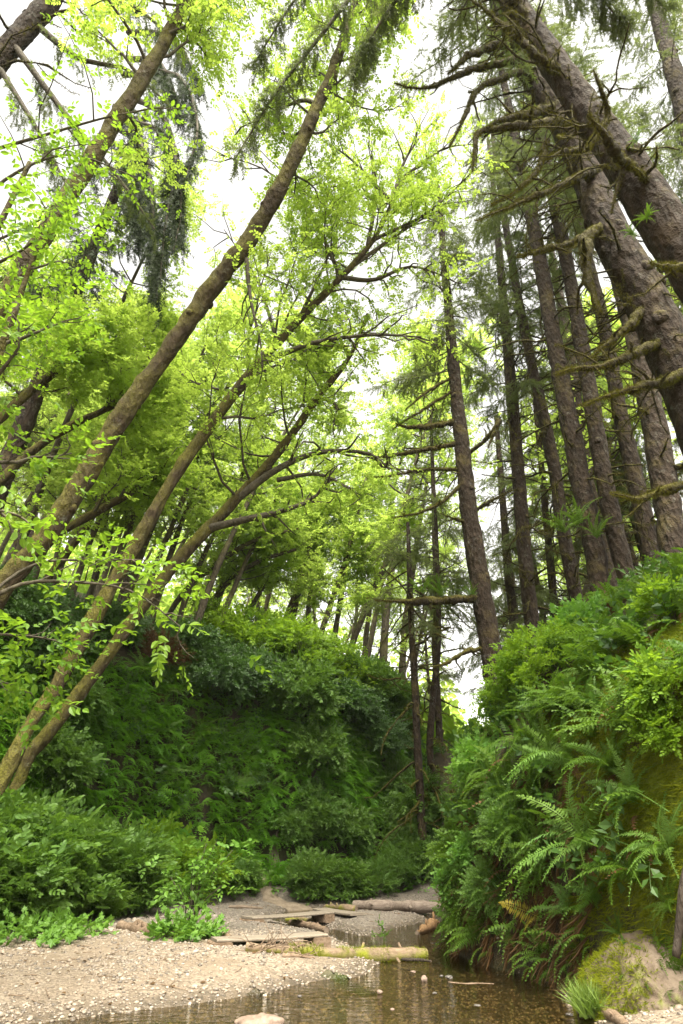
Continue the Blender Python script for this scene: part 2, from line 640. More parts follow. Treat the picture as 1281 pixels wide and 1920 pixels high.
M['drift'] = plain_mat('driftwood', (.12, .078, .046), (.29, .21, .145), 4, .8, .5, 26, (1, 6, 6))
M['orange_wood'] = plain_mat('fresh orange wood', (.17, .095, .045), (.33, .20, .10), 5, .7, .4, 30, (1, 6, 6))
M['rock'] = plain_mat('pale river rock', (.15, .105, .078), (.27, .20, .155), 4, .7, .5, 22)
M['grey_rock'] = plain_mat('grey river rock', (.06, .055, .048), (.15, .135, .12), 5, .45, .4, 25)
M['clay'] = plain_mat('bare clay', (.115, .082, .056), (.20, .155, .112), 2.4, .75, 1.0, 11, (1, 1, 1), (.14, .17, .015), .70, .86, .05)
M['clay_moss'] = plain_mat('moss mound', (.10, .12, .012), (.19, .21, .02), 4, .95, 1.0, 40)
M['root'] = plain_mat('dark root', (.022, .016, .011), (.055, .042, .03), 6, .8, 1.0, 24, (1, 1, .3))
M['path'] = plain_mat('trodden earth', (.15, .115, .08), (.25, .20, .145), 5, .9, .5, 30)


def pebble_mat():
    m, t, b, out = mat('river pebbles')
    at = nd(t, 'ShaderNodeAttribute', attribute_name='rnd')
    cr = t.nodes.new('ShaderNodeValToRGB')
    e = cr.color_ramp.elements
    e[0].color = (.10, .085, .07, 1)
    e[1].color = (.36, .31, .25, 1)
    for p_, c_ in ((.25, (.20, .165, .13, 1)), (.5, (.22, .175, .13, 1)), (.75, (.28, .225, .165, 1))):
        x = e.new(p_)
        x.color = c_
    t.links.new(at.outputs['Fac'], cr.inputs[0])
    n = noise(t, 60, 3)
    sp = t.nodes.new('ShaderNodeSeparateXYZ')
    t.links.new(pos(t), sp.inputs[0])
    up = ramp(t, sp.outputs[1], 13.6, 15.6, 0, .42)          # the upstream gravel is darker grey stone
    c_ = mix(t, up, cr.outputs[0], (.075, .066, .058))
    t.links.new(mix(t, ramp(t, n, .4, .7, 0, .35), c_, (.13, .105, .08)), b.inputs['Base Color'])
    b.inputs['Roughness'].default_value = .6
    return m


M['pebble'] = pebble_mat()


def ground_mat():
    m, t, b, out = mat('creek bar and soil')
    p = pos(t)
    sp = t.nodes.new('ShaderNodeSeparateXYZ')
    t.links.new(p, sp.inputs[0])
    vo = nd(t, 'ShaderNodeTexVoronoi', Scale=38.0)
    t.links.new(p, vo.inputs['Vector'])
    vo2 = nd(t, 'ShaderNodeTexVoronoi', Scale=15.0)
    t.links.new(p, vo2.inputs['Vector'])
    n1, n2, n3 = noise(t, .9, 3), noise(t, 7, 4), noise(t, 60, 3)
    sand = mix(t, ramp(t, n2, .3, .7), (.17, .128, .088), (.25, .193, .136))
    grav = mix(t, ramp(t, nd2(t, vo.outputs['Color']), .1, .9), (.085, .07, .055), (.40, .335, .26))
    gk = ramp(t, math_(t, 'ADD', n1, math_(t, 'MULTIPLY', n2, .5)), .62, .92)
    col = mix(t, math_(t, 'MULTIPLY', gk, .75), sand, grav)
    col = mix(t, ramp(t, n3, .5, .75, 0, .6), col, (.20, .15, .10))
    # farther up the creek the bar is grey gravel
    up = ramp(t, math_(t, 'ADD', sp.outputs[1], math_(t, 'MULTIPLY', n1, 3.0)), 14.2, 15.8)
    damp = ramp(t, math_(t, 'ADD', sp.outputs[2], math_(t, 'MULTIPLY', n1, .16)), .34, .18)
    col = mix(t, math_(t, 'MULTIPLY', damp, .6), col, mix(t, ramp(t, nd2(t, vo.outputs['Color']), .1, .9), (.10, .08, .06), (.26, .205, .15)))
    col = mix(t, math_(t, 'MULTIPLY', up, .85), col, mix(t, ramp(t, nd2(t, vo.outputs['Color']), .1, .9), (.085, .073, .062), (.22, .19, .155)))
    # damp rim next to the water
    wet = ramp(t, math_(t, 'ADD', sp.outputs[2], math_(t, 'MULTIPLY', n2, .06)), .05, .17)
    col = mix(t, wet, mix(t, nd2(t, vo2.outputs['Color']), (.055, .045, .032), (.13, .10, .07)), col)
    # soil on the slopes
    soil = mix(t, ramp(t, n2, .3, .7), (.022, .017, .010), (.06, .045, .025))
    soil = mix(t, ramp(t, n1, .45, .65, 0, .75), soil, (.045, .06, .012))
    sk = ramp(t, math_(t, 'ADD', sp.outputs[2], math_(t, 'MULTIPLY', n2, .25)), .55, .85)
    gn = t.nodes.new('ShaderNodeNewGeometry')
    sn = t.nodes.new('ShaderNodeSeparateXYZ')
    t.links.new(gn.outputs['True Normal'], sn.inputs[0])
    sk = math_(t, 'MAXIMUM', sk, ramp(t, sn.outputs[2], .86, .66))
    col = mix(t, sk, col, soil)
    # bright moss curtain on the near right bank
    ax = ramp(t, math_(t, 'SUBTRACT', sp.outputs[0], math_(t, 'MULTIPLY', sp.outputs[1], .26)), .75, 1.3)
    ax = math_(t, 'MULTIPLY', ax, ramp(t, sp.outputs[1], 10.2, 9.0))
    ax = math_(t, 'MULTIPLY', ax, ramp(t, sp.outputs[2], .45, .9))
    ax = math_(t, 'MULTIPLY', ax, ramp(t, noise(t, 1.7, 4), .33, .5))
    col = mix(t, ax, col, mix(t, ramp(t, n3, .3, .7), (.085, .115, .008), (.17, .20, .014)))
    t.links.new(col, b.inputs['Base Color'])
    t.links.new(ramp(t, wet, 0, 1, .3, .85), b.inputs['Roughness'])
    b.inputs['Specular IOR Level'].default_value = .3
    h = math_(t, 'ADD', math_(t, 'MULTIPLY', vo.outputs[0], -.8), math_(t, 'ADD', n3, math_(t, 'MULTIPLY', n2, 1.5)))
    bump(t, b, h, .55, .03)
    return m


def nd2(t, colour):
    n = t.nodes.new('ShaderNodeSeparateColor')
    t.links.new(colour, n.inputs[0])
    return n.outputs[0]


def water_mat():
    m, t, b, out = mat('creek water')
    t.nodes.remove(b)
    mp = t.nodes.new('ShaderNodeMapping')
    mp.inputs['Scale'].default_value = (1, 1.5, 1)
    t.links.new(pos(t), mp.inputs[0])
    n = noise(t, 5.5, 4, .6, mp.outputs[0])
    n2 = noise(t, .6, 2)
    bp = t.nodes.new('ShaderNodeBump')
    bp.inputs['Distance'].default_value = .07
    t.links.new(ramp(t, n2, .36, .60, .12, .8), bp.inputs['Strength'])
    t.links.new(n, bp.inputs['Height'])
    tr = t.nodes.new('ShaderNodeBsdfTransparent')
    tr.inputs[0].default_value = (.56, .50, .33, 1)
    gl = t.nodes.new('ShaderNodeBsdfGlossy')
    gl.inputs[0].default_value = (1, 1, 1, 1)
    gl.inputs['Roughness'].default_value = .03
    t.links.new(bp.outputs[0], gl.inputs['Normal'])
    fr = t.nodes.new('ShaderNodeFresnel')
    fr.inputs[0].default_value = 1.33
    t.links.new(bp.outputs[0], fr.inputs['Normal'])
    mx = t.nodes.new('ShaderNodeMixShader')
    t.links.new(fr.outputs[0], mx.inputs[0])
    t.links.new(tr.outputs[0], mx.inputs[1])
    t.links.new(gl.outputs[0], mx.inputs[2])
    t.links.new(mx.outputs[0], out.inputs[0])
    return m


M['ground'] = ground_mat()
M['water'] = water_mat()

# ------------------------------------------------------------------ terrain: canyon floor, creek, two banks, the hill behind
WL = np.array([(-16, -40), (-13, 0), (-10.4, 8), (-9.3, 14), (-8.3, 18.5), (-6, 22.3), (-3, 24.3), (.3, 26), (3, 29.5), (5, 36), (7.5, 48), (12, 70), (20, 110), (90, 420)], float)
WR = np.array([(9, -40), (5.6, 0), (4.0, 6), (3.35, 8), (2.85, 9.8), (2.25, 11.4), (1.95, 12.6), (2.1, 14), (3.2, 17), (5.2, 22), (7.2, 29), (9, 36), (11.8, 48), (17, 70), (26, 110), (100, 420)], float)
CREEK = np.array([(-14, 3.6, 3.6), (-9, 4.0, 3.2), (-3.6, 4.8, 2.75), (-1.4, 6.2, 2.38), (.6, 8.1, 2.1), (1.5, 10, 1.35), (1.5, 12, .8), (1.05, 14, 1.0), (1.6, 15.8, .7), (2.3, 17.8, .5),
                  (3.0, 20, .55), (3.8, 22.3, .8), (5.8, 27, 1.2), (7.8, 35, 1.3), (10, 50, 1.5), (20, 95, 1.5)])
SIDE = np.array([(.6, 14.3, .7), (-.2, 15.6, .5), (-.9, 17.4, .45), (-1.5, 19.4, .5), (-1.3, 21.1, .6), (.4, 21.9, .55), (2.6, 21.4, .45)])


def poly_dist(x, y, L):
    best = np.full(x.shape, 1e9)
    ex = np.zeros(x.shape)
    for a, b in zip(L[:-1], L[1:]):
        d = b[:2] - a[:2]
        t = np.clip(((x - a[0]) * d[0] + (y - a[1]) * d[1]) / (d @ d), 0, 1)
        q = np.hypot(x - a[0] - t * d[0], y - a[1] - t * d[1])
        k = q < best
        best = np.where(k, q, best)
        if L.shape[1] > 2:
            ex = np.where(k, a[2] + t * (b[2] - a[2]), ex)
    return best, ex


def sd_left(x, y):
    d, _ = poly_dist(x, y, WL)
    return np.where(x < np.interp(y, WL[:, 1], WL[:, 0]), d, -d)


def sd_right(x, y):
    d, _ = poly_dist(x, y, WR)
    return np.where(x > np.interp(y, WR[:, 1], WR[:, 0]), d, -d)


LD = [-60, -3.2, -2.2, -1.0, 0, .7, 1.5, 2.5, 5, 12, 30, 80, 160, 400]
LH = [-9, -.6, .12, .62, 1.3, 4.8, 7.6, 9.0, 10.0, 12.5, 21, 38, 52, 60]
RD = [-60, -.15, 0, .35, .8, 2.0, 4.5, 8, 15, 40, 400]
RH = [-9, -.4, .05, 1.85, 3.2, 4.7, 6.45, 8.2, 9.5, 11, 14]


def H(x, y):
    x = np.asarray(x, float)
    y = np.asarray(y, float)
    p = np.stack([x * .55, y * .55, x * 0 + 3.1], -1).reshape(-1, 3)
    nz = fbm(p, 3).reshape(x.shape)
    nf = fbm(p * 5 + 9, 2).reshape(x.shape)
    dl = sd_left(x, y)
    dr = sd_right(x, y)
    hl = np.interp(dl + .45 * nz * (dl > -1.5), LD, LH)
    hr = np.interp(dr + .22 * nz * np.clip(dr * 2, 0, 1), RD, RH)
    c, hw = poly_dist(x, y, CREEK)
    s = c - hw
    c2, hw2 = poly_dist(x, y, SIDE)
    s = np.minimum(s, c2 - hw2 + .12)
    s = s + .16 * nz
    fl = np.where(s < 0, -.30 * (1 - np.exp(s / .6)), .20 * (1 - np.exp(-s / .55)) + .012 * np.clip(s, 0, 6)) + .018 * nf + .03 * nz
    # an overgrown slump half closes the canyon where it bends behind the right bank
    sl_ = 5.2 * np.exp(-(((x - 4.7) / 2.1) ** 2 + ((y - 28.6) / 2.4) ** 2)) * (1 + .12 * nz)
    return np.maximum(np.maximum(fl + sl_, hl), hr)


def Hn(x, y, e=.12):
    n = np.stack([H(x - e, y) - H(x + e, y), H(x, y - e) - H(x, y + e), np.full(np.shape(x), 2 * e)], -1)
    return nrm(n)


def hit(px, py):
    """where the photo ray meets the terrain"""
    d = ray(px, py)
    t = np.arange(3, 160, .04)
    q = CAM + d * t[:, None]
    under = q[:, 2] < H(q[:, 0], q[:, 1])
    i = int(np.argmax(under)) if under.any() else len(t) - 1
    return q[i]


def grow(a, b, s, f, lim):
    r = [a]
    while abs(r[-1]) < lim:
        r.append(r[-1] + s)
        s *= f
    return np.array(r[1:])


xs = np.concatenate([-9 + 0 * np.zeros(0), grow(-11, 0, -.2, 1.10, 320)[::-1], np.arange(-11, -6.5, .16), np.arange(-6.5, 5.2, .085), np.arange(5.2, 9, .16), grow(9, 0, .2, 1.10, 320)])
ys = np.concatenate([grow(5, 0, -.2, 1.12, 120)[::-1], np.arange(5, 24.5, .09), np.arange(24.5, 32, .16), grow(32, 0, .25, 1.08, 420)])
GX, GY = np.meshgrid(xs, ys)
GZ = H(GX, GY)
nx, ny = len(xs), len(ys)
gi = np.arange(nx * ny).reshape(ny, nx)
mb = MB()
mb.add(np.stack([GX, GY, GZ], -1).reshape(-1, 3), Q=np.stack([gi[:-1, :-1], gi[:-1, 1:], gi[1:, 1:], gi[1:, :-1]], -1).reshape(-1, 4))
tag(mb.build('ground', M['ground']), kind='structure')

wx, wy = np.arange(-14, 12, .2), np.arange(.5, 60, .2)
WX, WY = np.meshgrid(wx, wy)
wz = H(WX, WY)
wi = np.arange(WX.size).reshape(WX.shape)
ok = np.minimum(np.minimum(wz[:-1, :-1], wz[:-1, 1:]), np.minimum(wz[1:, :-1], wz[1:, 1:])) < .03
Q = np.stack([wi[:-1, :-1], wi[:-1, 1:], wi[1:, 1:], wi[1:, :-1]], -1)[ok]
used, inv = np.unique(Q, return_inverse=True)
mb = MB()
mb.add(np.stack([WX.ravel()[used], WY.ravel()[used], np.zeros(len(used))], 1), Q=inv.reshape(-1, 4))
tag(mb.build('creek_water', M['water']), kind='structure')

# trodden path up through the ferns below the wall
pp = np.array([hit(*q) for q in ((596, 1712), (560, 1703), (528, 1697), (508, 1682), (492, 1660), (492, 1643), (505, 1627), (522, 1612))])
pp = smooth_line(pp, 40)
tgt = nrm(np.gradient(pp[:, :2], axis=0))
sidev = np.stack([-tgt[:, 1], tgt[:, 0]], 1)
wd = np.linspace(.5, .16, 40) * (1 + .2 * np.sin(np.arange(40) * .9))
rows = []
for f in (-1, -.5, 0, .5, 1):
    xy = pp[:, :2] + sidev * (wd * f)[:, None]
    rows.append(np.column_stack([xy, H(xy[:, 0], xy[:, 1]) + .035 - .03 * abs(f)]))
V = np.stack(rows, 1).reshape(-1, 3)
pi_ = np.arange(200).reshape(40, 5)
mb = MB()
mb.add(V, Q=np.stack([pi_[:-1, :-1], pi_[:-1, 1:], pi_[1:, 1:], pi_[1:, :-1]], -1).reshape(-1, 4))
tag(mb.build('path', M['path']), kind='structure')
# ------------------------------------------------------------------ tree builders
def rows_px(rows):
    out = []
    for px, py, Y, wpx in rows:
        p = P(px, py, Y)
        out.append([*p, .5 * wpx / F * depth(p)])
    return np.array(out)


def to_ground(rows, vert=.5, flare=1.12):
    """carry a trunk on down from its lowest seen point until it is in the soil"""
    p, r = rows[0, :3].copy(), rows[0, 3]
    d = nrm(rows[0, :3] - rows[1, :3])
    d = nrm(d * (1 - vert) + np.array([0, 0, -1.0]) * vert)
    ext = []
    for k in range(60):
        if p[2] < float(H(p[0], p[1])) - .35:
            break
        p = p + d * .35
        ext.append([*p, r])
    for i, e in enumerate(ext):
        e[3] = r * (1 + (flare - 1) * ((i + 1) / len(ext)) ** 2)
    return np.vstack([np.array(ext[::-1]), rows]) if ext else rows


def branch_line(p, d, L, rg, lift=.1, wig=.22, n=6):
    pts = [np.array(p, float)]
    d = nrm(d)
    for k in range(n):
        d = nrm(d + rg.normal(size=3) * wig + np.array([0, 0, lift]))
        pts.append(pts[-1] + d * L / n)
    return np.array(pts)


def trunk_tube(mb, rows, sides=14, step=.22, bumpk=.2, freq=2.4, m=0, knobs=0, rg=None):
    L = np.linalg.norm(np.diff(rows[:, :3], axis=0), axis=1).sum()
    s = smooth_line(rows, max(8, int(L / step)))
    V, Q, T = tube(s[:, :3], s[:, 3], sides, bumpk, freq, rows[0, 0] * 3.1)
    mb.add(V, Q=Q, m=m)
    if knobs:
        ico = T_ico(3, 1)
        k = rg.integers(2, len(s) - 2, knobs)
        a = rg.normal(size=(knobs, 3))
        tg = nrm(s[k + 1, :3] - s[k - 1, :3])
        a = nrm(a - tg * (a * tg).sum(1, keepdims=True))
        inst(mb, ico, s[k, :3] + a * s[k, 3:4] * .92, tg, a, s[k, 3] * (.25 + .3 * rg.random(knobs)), rg, m=m)
    return s


class Crown:
    """collects branches (wood) and leaf sprays of one tree"""

    def __init__(s):
        s.wood, s.sp = MB(), []

    def spray(s, p, d, u, sc):
        s.sp.append((p, d, u, sc))

    def leaves(s, mb, tmpls, rg):
        if not s.sp:
            return
        P_, D_, U_, S_ = (np.array(q) for q in zip(*s.sp))
        k = rg.integers(0, len(tmpls), len(P_))
        for i, t in enumerate(tmpls):
            j = k == i
            inst(mb, t, P_[j], D_[j], U_[j], S_[j], rg)


def leafy_branch(cr, p, d, L, r, rg, nsub=6, spr=11, sc=.42, lift=.1, sides=5, flat=.35, line=None):
    pts = branch_line(p, d, L, rg, lift) if line is None else line
    n = len(pts)
    rad = np.linspace(r, r * .22, n)
    V, Q, _ = tube(pts, rad, sides)
    cr.wood.add(V, Q=Q)
    for k in range(nsub):
        f = .28 + .72 * (k + rg.random()) / nsub
        x = f * (n - 1)
        i = min(int(x), n - 2)
        o = pts[i] + (pts[i + 1] - pts[i]) * (x - i)
        bd = nrm(pts[i + 1] - pts[i])
        sd = nrm(np.cross(bd, [0, 0, 1]) + 1e-6) * (1 if k % 2 else -1)
        dd = nrm(bd * .8 + sd * (.5 + .5 * rg.random()) + np.array([0, 0, rg.normal() * .3]))
        sl = L * (.22 + .25 * rg.random()) * (1.15 - .4 * f)
        q = branch_line(o, dd, sl, rg, .03, .3, 4)
        V, Q, _ = tube(q, np.linspace(r * .38, r * .1, 5), 4)
        cr.wood.add(V, Q=Q)
        for _ in range(spr):
            t = .15 + .85 * rg.random()
            j = min(int(t * 4), 3)
            o2 = q[j] + (q[j + 1] - q[j]) * (t * 4 - j) + rg.normal(size=3) * .26 * np.array([1, 1, .8])
            d2 = nrm(nrm(q[j + 1] - q[j]) + rg.normal(size=3) * .7 * np.array([1, 1, .5]))
            u2 = nrm(np.array([0, 0, 1.0]) + rg.normal(size=3) * flat)
            cr.spray(o2, d2, u2, sc * (.5 + .9 * rg.random()))


def alder_tree(name, rows, label, group, seed, nb=26, t0=.42, blen=3.2, r0=.045, nsub=6, spr=11, sc=.42, cat='tree', loc=None,
               bark='bark_alder', leaf='alder_leaf', tm=None, boughs=(), sides=14, lean=(0, 0, 0), step=.22, up=.3, knobs=6):
    rg = np.random.default_rng(seed)
    mb = MB()
    s = trunk_tube(mb, rows, sides, step, knobs=knobs, rg=rg)
    cr = Crown()
    n = len(s)
    for k in range(nb):
        f = t0 + (1 - t0) * ((k + rg.random()) / nb) ** .85
        i = min(int(f * (n - 1)), n - 2)
        a = rg.random() * 2 * pi
        d = np.array([cos(a), sin(a), up + .4 * rg.random()]) + np.array(lean) * rg.random()
        rel = (f - t0) / (1 - t0)
        L = blen * (1 - .5 * rel) * (.6 + .6 * rg.random())
        leafy_branch(cr, s[i, :3], d, L, min(r0 * (1.2 - .6 * rel), s[i, 3] * .6), rg, nsub, spr, sc)
    for line in boughs:
        q = smooth_line(rows_px(line), 14)
        leafy_branch(cr, None, None, np.linalg.norm(q[-1, :3] - q[0, :3]), q[0, 3], rg, max(4, int(nsub * 1.3)), spr, sc, line=q[:, :3], sides=7)
    base = rows[0, :3].copy() if loc is None else np.array(loc, float)
    root = empty(name, base)
    if label:
        tag(root, label, cat, group)
    if cr.wood.V:
        wv = cr.wood
        mb.add(np.concatenate(wv.V), Q=np.concatenate(wv.Q), m=1)
    mb.V = [v - base for v in mb.V]
    mb.build('trunk', [M[bark], M['twig']], root)
    lm = MB()
    cr.leaves(lm, tm or SPRAY_ALDER, rg)
    if lm.V:
        lm.V = [v - base for v in lm.V]
        lm.build('crown', M[leaf], root, smooth=False)
    return root


def moss_fuzz(mb, pts, rad, rg, per=90, ln=.09, m=1):
    """short strands standing on and hanging under a moss wrapped branch"""
    L = np.linalg.norm(np.diff(pts, axis=0), axis=1).sum()
    N = int(L * per)
    x = rg.random(N) * (len(pts) - 1.001)
    i = x.astype(int)
    t = (x - i)[:, None]
    c = pts[i] * (1 - t) + pts[i + 1] * t
    r = (rad[i] * (1 - t[:, 0]) + rad[i + 1] * t[:, 0])[:, None]
    tg = nrm(pts[i + 1] - pts[i])
    a = rg.normal(size=(N, 3))
    a = nrm(a - tg * (a * tg).sum(1, keepdims=True))
    hang = np.where(a[:, 2:] < 0, 1.0, .15)
    d = nrm(a * .7 + tg * rg.normal(size=(N, 1)) * .4 + np.array([0, 0, -1.0]) * hang * .8)
    inst(mb, BLADE[0], c + a * r * .85, d, tg, ln * (.5 + .9 * rg.random(N)), rg, m=m)


def dead_branch(p, d, L, r, rg, forks=2):
    """a bare crooked moss-wrapped spruce limb: list of (points, radii)"""
    n = 8
    pts = [np.array(p, float)]
    d = nrm(d)
    for k in range(n):
        dz = -.10 + .20 * (k / n) ** 2
        d = nrm(d + rg.normal(size=3) * .17 + np.array([0, 0, dz]))
        pts.append(pts[-1] + d * L / n)
    pts = np.array(pts)
    rad = np.linspace(r, r * .35, n + 1) * (1 + .25 * rg.normal(size=n + 1).clip(-1, 1.5))
    out = [(pts, rad)]
    for _ in range(forks):
        i = rg.integers(2, n - 1)
        bd = nrm(pts[i + 1] - pts[i])
        dd = nrm(bd + nrm(np.cross(bd, rg.normal(size=3))) * .9)
        q = branch_line(pts[i], dd, L * (.2 + .3 * rg.random()), rg, .02, .25, 4)
        out.append((q, np.linspace(rad[i] * .7, rad[i] * .25, 5)))
    return out


def needle_bough(cr, pts, r, rg, tw=34, sc=.42, hang=.8, twl=1.0):
    """live spruce bough along pts with twigs to both sides that droop; needles go into cr.sp"""
    n = len(pts)
    V, Q, _ = tube(pts, np.linspace(r, r * .2, n), 5)
    cr.wood.add(V, Q=Q)
    for k in range(tw):
        f = .12 + .88 * rg.random() ** .8
        x = f * (n - 1)
        i = min(int(x), n - 2)
        o = pts[i] + (pts[i + 1] - pts[i]) * (x - i)
        bd = nrm(pts[i + 1] - pts[i])
        sd = nrm(np.cross(bd, [0, 0, 1]) + 1e-6) * (1 if rg.random() < .5 else -1)
        L = (.35 + .75 * rg.random()) * (1.25 - .6 * f) * twl
        d = nrm(bd * .55 + sd * (.3 + .7 * rg.random()) + np.array([0, 0, -hang * rg.random()]))
        m = max(2, int(L / sc * 2.2))
        q = o.copy()
        for j in range(m):
            cr.spray(q + rg.normal(size=3) * .04, nrm(d + rg.normal(size=3) * .28), nrm(np.array([0, 0, 1.0]) + rg.normal(size=3) * .4), sc * (.7 + .5 * rg.random()))
            d = nrm(d + np.array([0, 0, -.16 * hang]))
            q = q + d * L / m


def spruce_tree(name, rows, label, group, seed, live0=.5, nlive=46, ndead=22, blen=3.4, dlen=1.7, dr=.035, dead0=.12, cat='tree', tw=40,
                sc=.42, needle='needle', hero=(), boughs=(), sides=14, fuzz=60, bumpk=.12, step=.25, dead1=None, az=None, tip=True, hang=.8, knobs=14, bt=2.2, twl=1.0):
    rg = np.random.default_rng(seed)
    mb = MB()
    s = trunk_tube(mb, rows, sides, step, bumpk, 3.0, knobs=knobs, rg=rg)
    n = len(s)
    base = rows[0, :3].copy()
    root = empty(name, base)
    if label:
        tag(root, label, cat, group)
    dm = MB()
    dead1 = dead1 or min(1, live0 + .2)
    for k in range(ndead):
        f = dead0 + (dead1 - dead0) * rg.random()
        i = min(int(f * (n - 1)), n - 2)
        a = rg.random() * 2 * pi if az is None else az[0] + rg.normal() * az[1]
        for q, rr in dead_branch(s[i, :3], [cos(a), sin(a), rg.normal() * .25 + .05], dlen * (.35 + 1.0 * rg.random()), dr * (.6 + .7 * rg.random()), rg, rg.integers(0, 3)):
            V, Q, _ = tube(q, rr, 6, .3, 9, k)
            dm.add(V, Q=Q)
            if fuzz:
                moss_fuzz(dm, q, rr, rg, fuzz, dr * 2.0)
    cr = Crown()
    for k in range(nlive):
        f = live0 + (1 - live0) * (k + rg.random()) / nlive
        i = min(int(f * (n - 1)), n - 2)
        rel = (f - live0) / (1 - live0)
        a = rg.random() * 2 * pi
        L = blen * ((1 - .8 * rel) if tip else 1) * (.55 + .6 * rg.random())
        q = branch_line(s[i, :3], [cos(a), sin(a), .15 - .25 * (1 - rel)], L, rg, -.06, .12, 6)
        needle_bough(cr, q, .03 * (1.2 - .7 * rel), rg, max(6, int(tw * L / blen)), sc, hang)
    for line in boughs:
        q = smooth_line(rows_px(line), 12)
        needle_bough(cr, q[:, :3], q[0, 3], rg, int(tw * bt), sc, hang * 1.4, twl)
    if cr.wood.V:
        mb.add(np.concatenate(cr.wood.V), Q=np.concatenate(cr.wood.Q), m=1)
    if dm.V:                        # the bare limbs grow out of the trunk: one mesh with it
        mb.add(np.concatenate(dm.V), Q=np.concatenate(dm.Q), m=2)
        dt = np.concatenate(dm.T) if dm.T else np.zeros((0, 3), int)
        if len(dt):
            mb.T.append(dt + (mb.n - dm.n))
            mb.MT.append(np.full(len(dt), 3))
        dm = MB()
    mb.V = [v - base for v in mb.V]
    mb.build('trunk', [M['bark_spruce'], M['twig'], M['bark_moss'], M['moss_hair']], root)
    for line in hero:
        hm = MB()
        q = smooth_line(rows_px(line), 34)
        q[:, :3] += np.stack([fbm(q[:, :3] * 2.6 + s_, 3) for s_ in (3, 21, 44)], 1) * .032
        q[:, 3] *= np.concatenate([np.ones(20), np.linspace(.95, .25, 14)]) * (.72 + .42 * rg.random(34)) * .74
        V, Q, _ = tube(q[:, :3], q[:, 3], 10, .42, 7, line[0][0])
        hm.add(V, Q=Q)
        moss_fuzz(hm, q[:, :3], q[:, 3], rg, 420, .06)
        for _ in range(5):      # broken side twigs
            i = rg.integers(8, 32)
            dd = nrm(nrm(q[i, :3] - q[i - 1, :3]) + nrm(rg.normal(size=3)) * 1.1)
            b = branch_line(q[i, :3], dd, .2 + .9 * rg.random() ** 2, rg, -.02, .3, 3)
            rb = np.linspace(q[i, 3] * .5, q[i, 3] * .15, 4)
            V, Q, _ = tube(b, rb, 5)
            hm.add(V, Q=Q)
            moss_fuzz(hm, b, rb, rg, 160, .05)
        hm.V = [v - base for v in hm.V]
        hm.build('dead_branch', [M['bark_moss'], M['moss_hair']], root)
    if cr.sp:
        lm = MB()
        cr.leaves(lm, NEEDLE, rg)
        lm.V = [v - base for v in lm.V]
        lm.build('crown', M[needle], root, smooth=False)
    return root


# ------------------------------------------------------------------ the leaning alders at the left
G_AL = 'leaning mossy alders on the left bank'
A1 = rows_px([(-40, 640, 9.4, 42), (0, 570, 9.2, 40), (90, 430, 8.9, 36), (190, 270, 8.5, 34), (290, 110, 8.1, 30), (350, 0, 7.8, 26), (400, -110, 7.4, 22), (450, -260, 7, 16)])
A1[:, 3] *= .86
alder_tree('alder_tree', to_ground(A1, .5), 'thick mossy alder trunk slanting across the top left corner', G_AL, 101, nb=26, t0=.58, blen=3.4, sc=.34, spr=12, nsub=8)
A2 = rows_px([(0, 1105, 13, 52), (40, 1060, 13, 50), (110, 970, 13, 46), (165, 885, 12.9, 44), (215, 800, 12.8, 43), (300, 680, 12.6, 41), (395, 545, 12.2, 39), (435, 490, 12, 38), (480, 430, 11.8, 35),
              (540, 320, 11.2, 32), (600, 190, 10.6, 27), (640, 90, 10.2, 23), (668, 0, 9.8, 20), (700, -120, 9.2, 18)])
A2[:, 3] *= .86
alder_tree('alder_tree', to_ground(A2, .5), 'longest mossy alder, leaning from the left edge up to the top centre', G_AL, 102, nb=26, t0=.62, blen=3.4, sc=.34, spr=12, nsub=8, knobs=14,
           boughs=[[(462, 485, 12, 9), (470, 560, 12.2, 7), (488, 640, 12.4, 6), (492, 690, 12.5, 4)], [(600, 200, 10.6, 10), (560, 190, 10.8, 7), (450, 240, 11.5, 4)],
                   [(655, 130, 10.2, 12), (690, 90, 10, 10), (735, 20, 9.6, 8)]])
A3 = rows_px([(-30, 1530, 13.6, 35), (20, 1430, 13.8, 34), (62, 1350, 14, 33), (110, 1280, 14.2, 33), (180, 1150, 14.4, 32), (260, 1010, 14.6, 30), (330, 890, 14.7, 27), (400, 790, 14.8, 24), (470, 700, 14.8, 22),
              (560, 600, 14.6, 17), (640, 520, 14.4, 14), (700, 450, 14.2, 11), (735, 380, 14, 8), (760, 330, 13.8, 7)])
A3[:, 3] *= .86
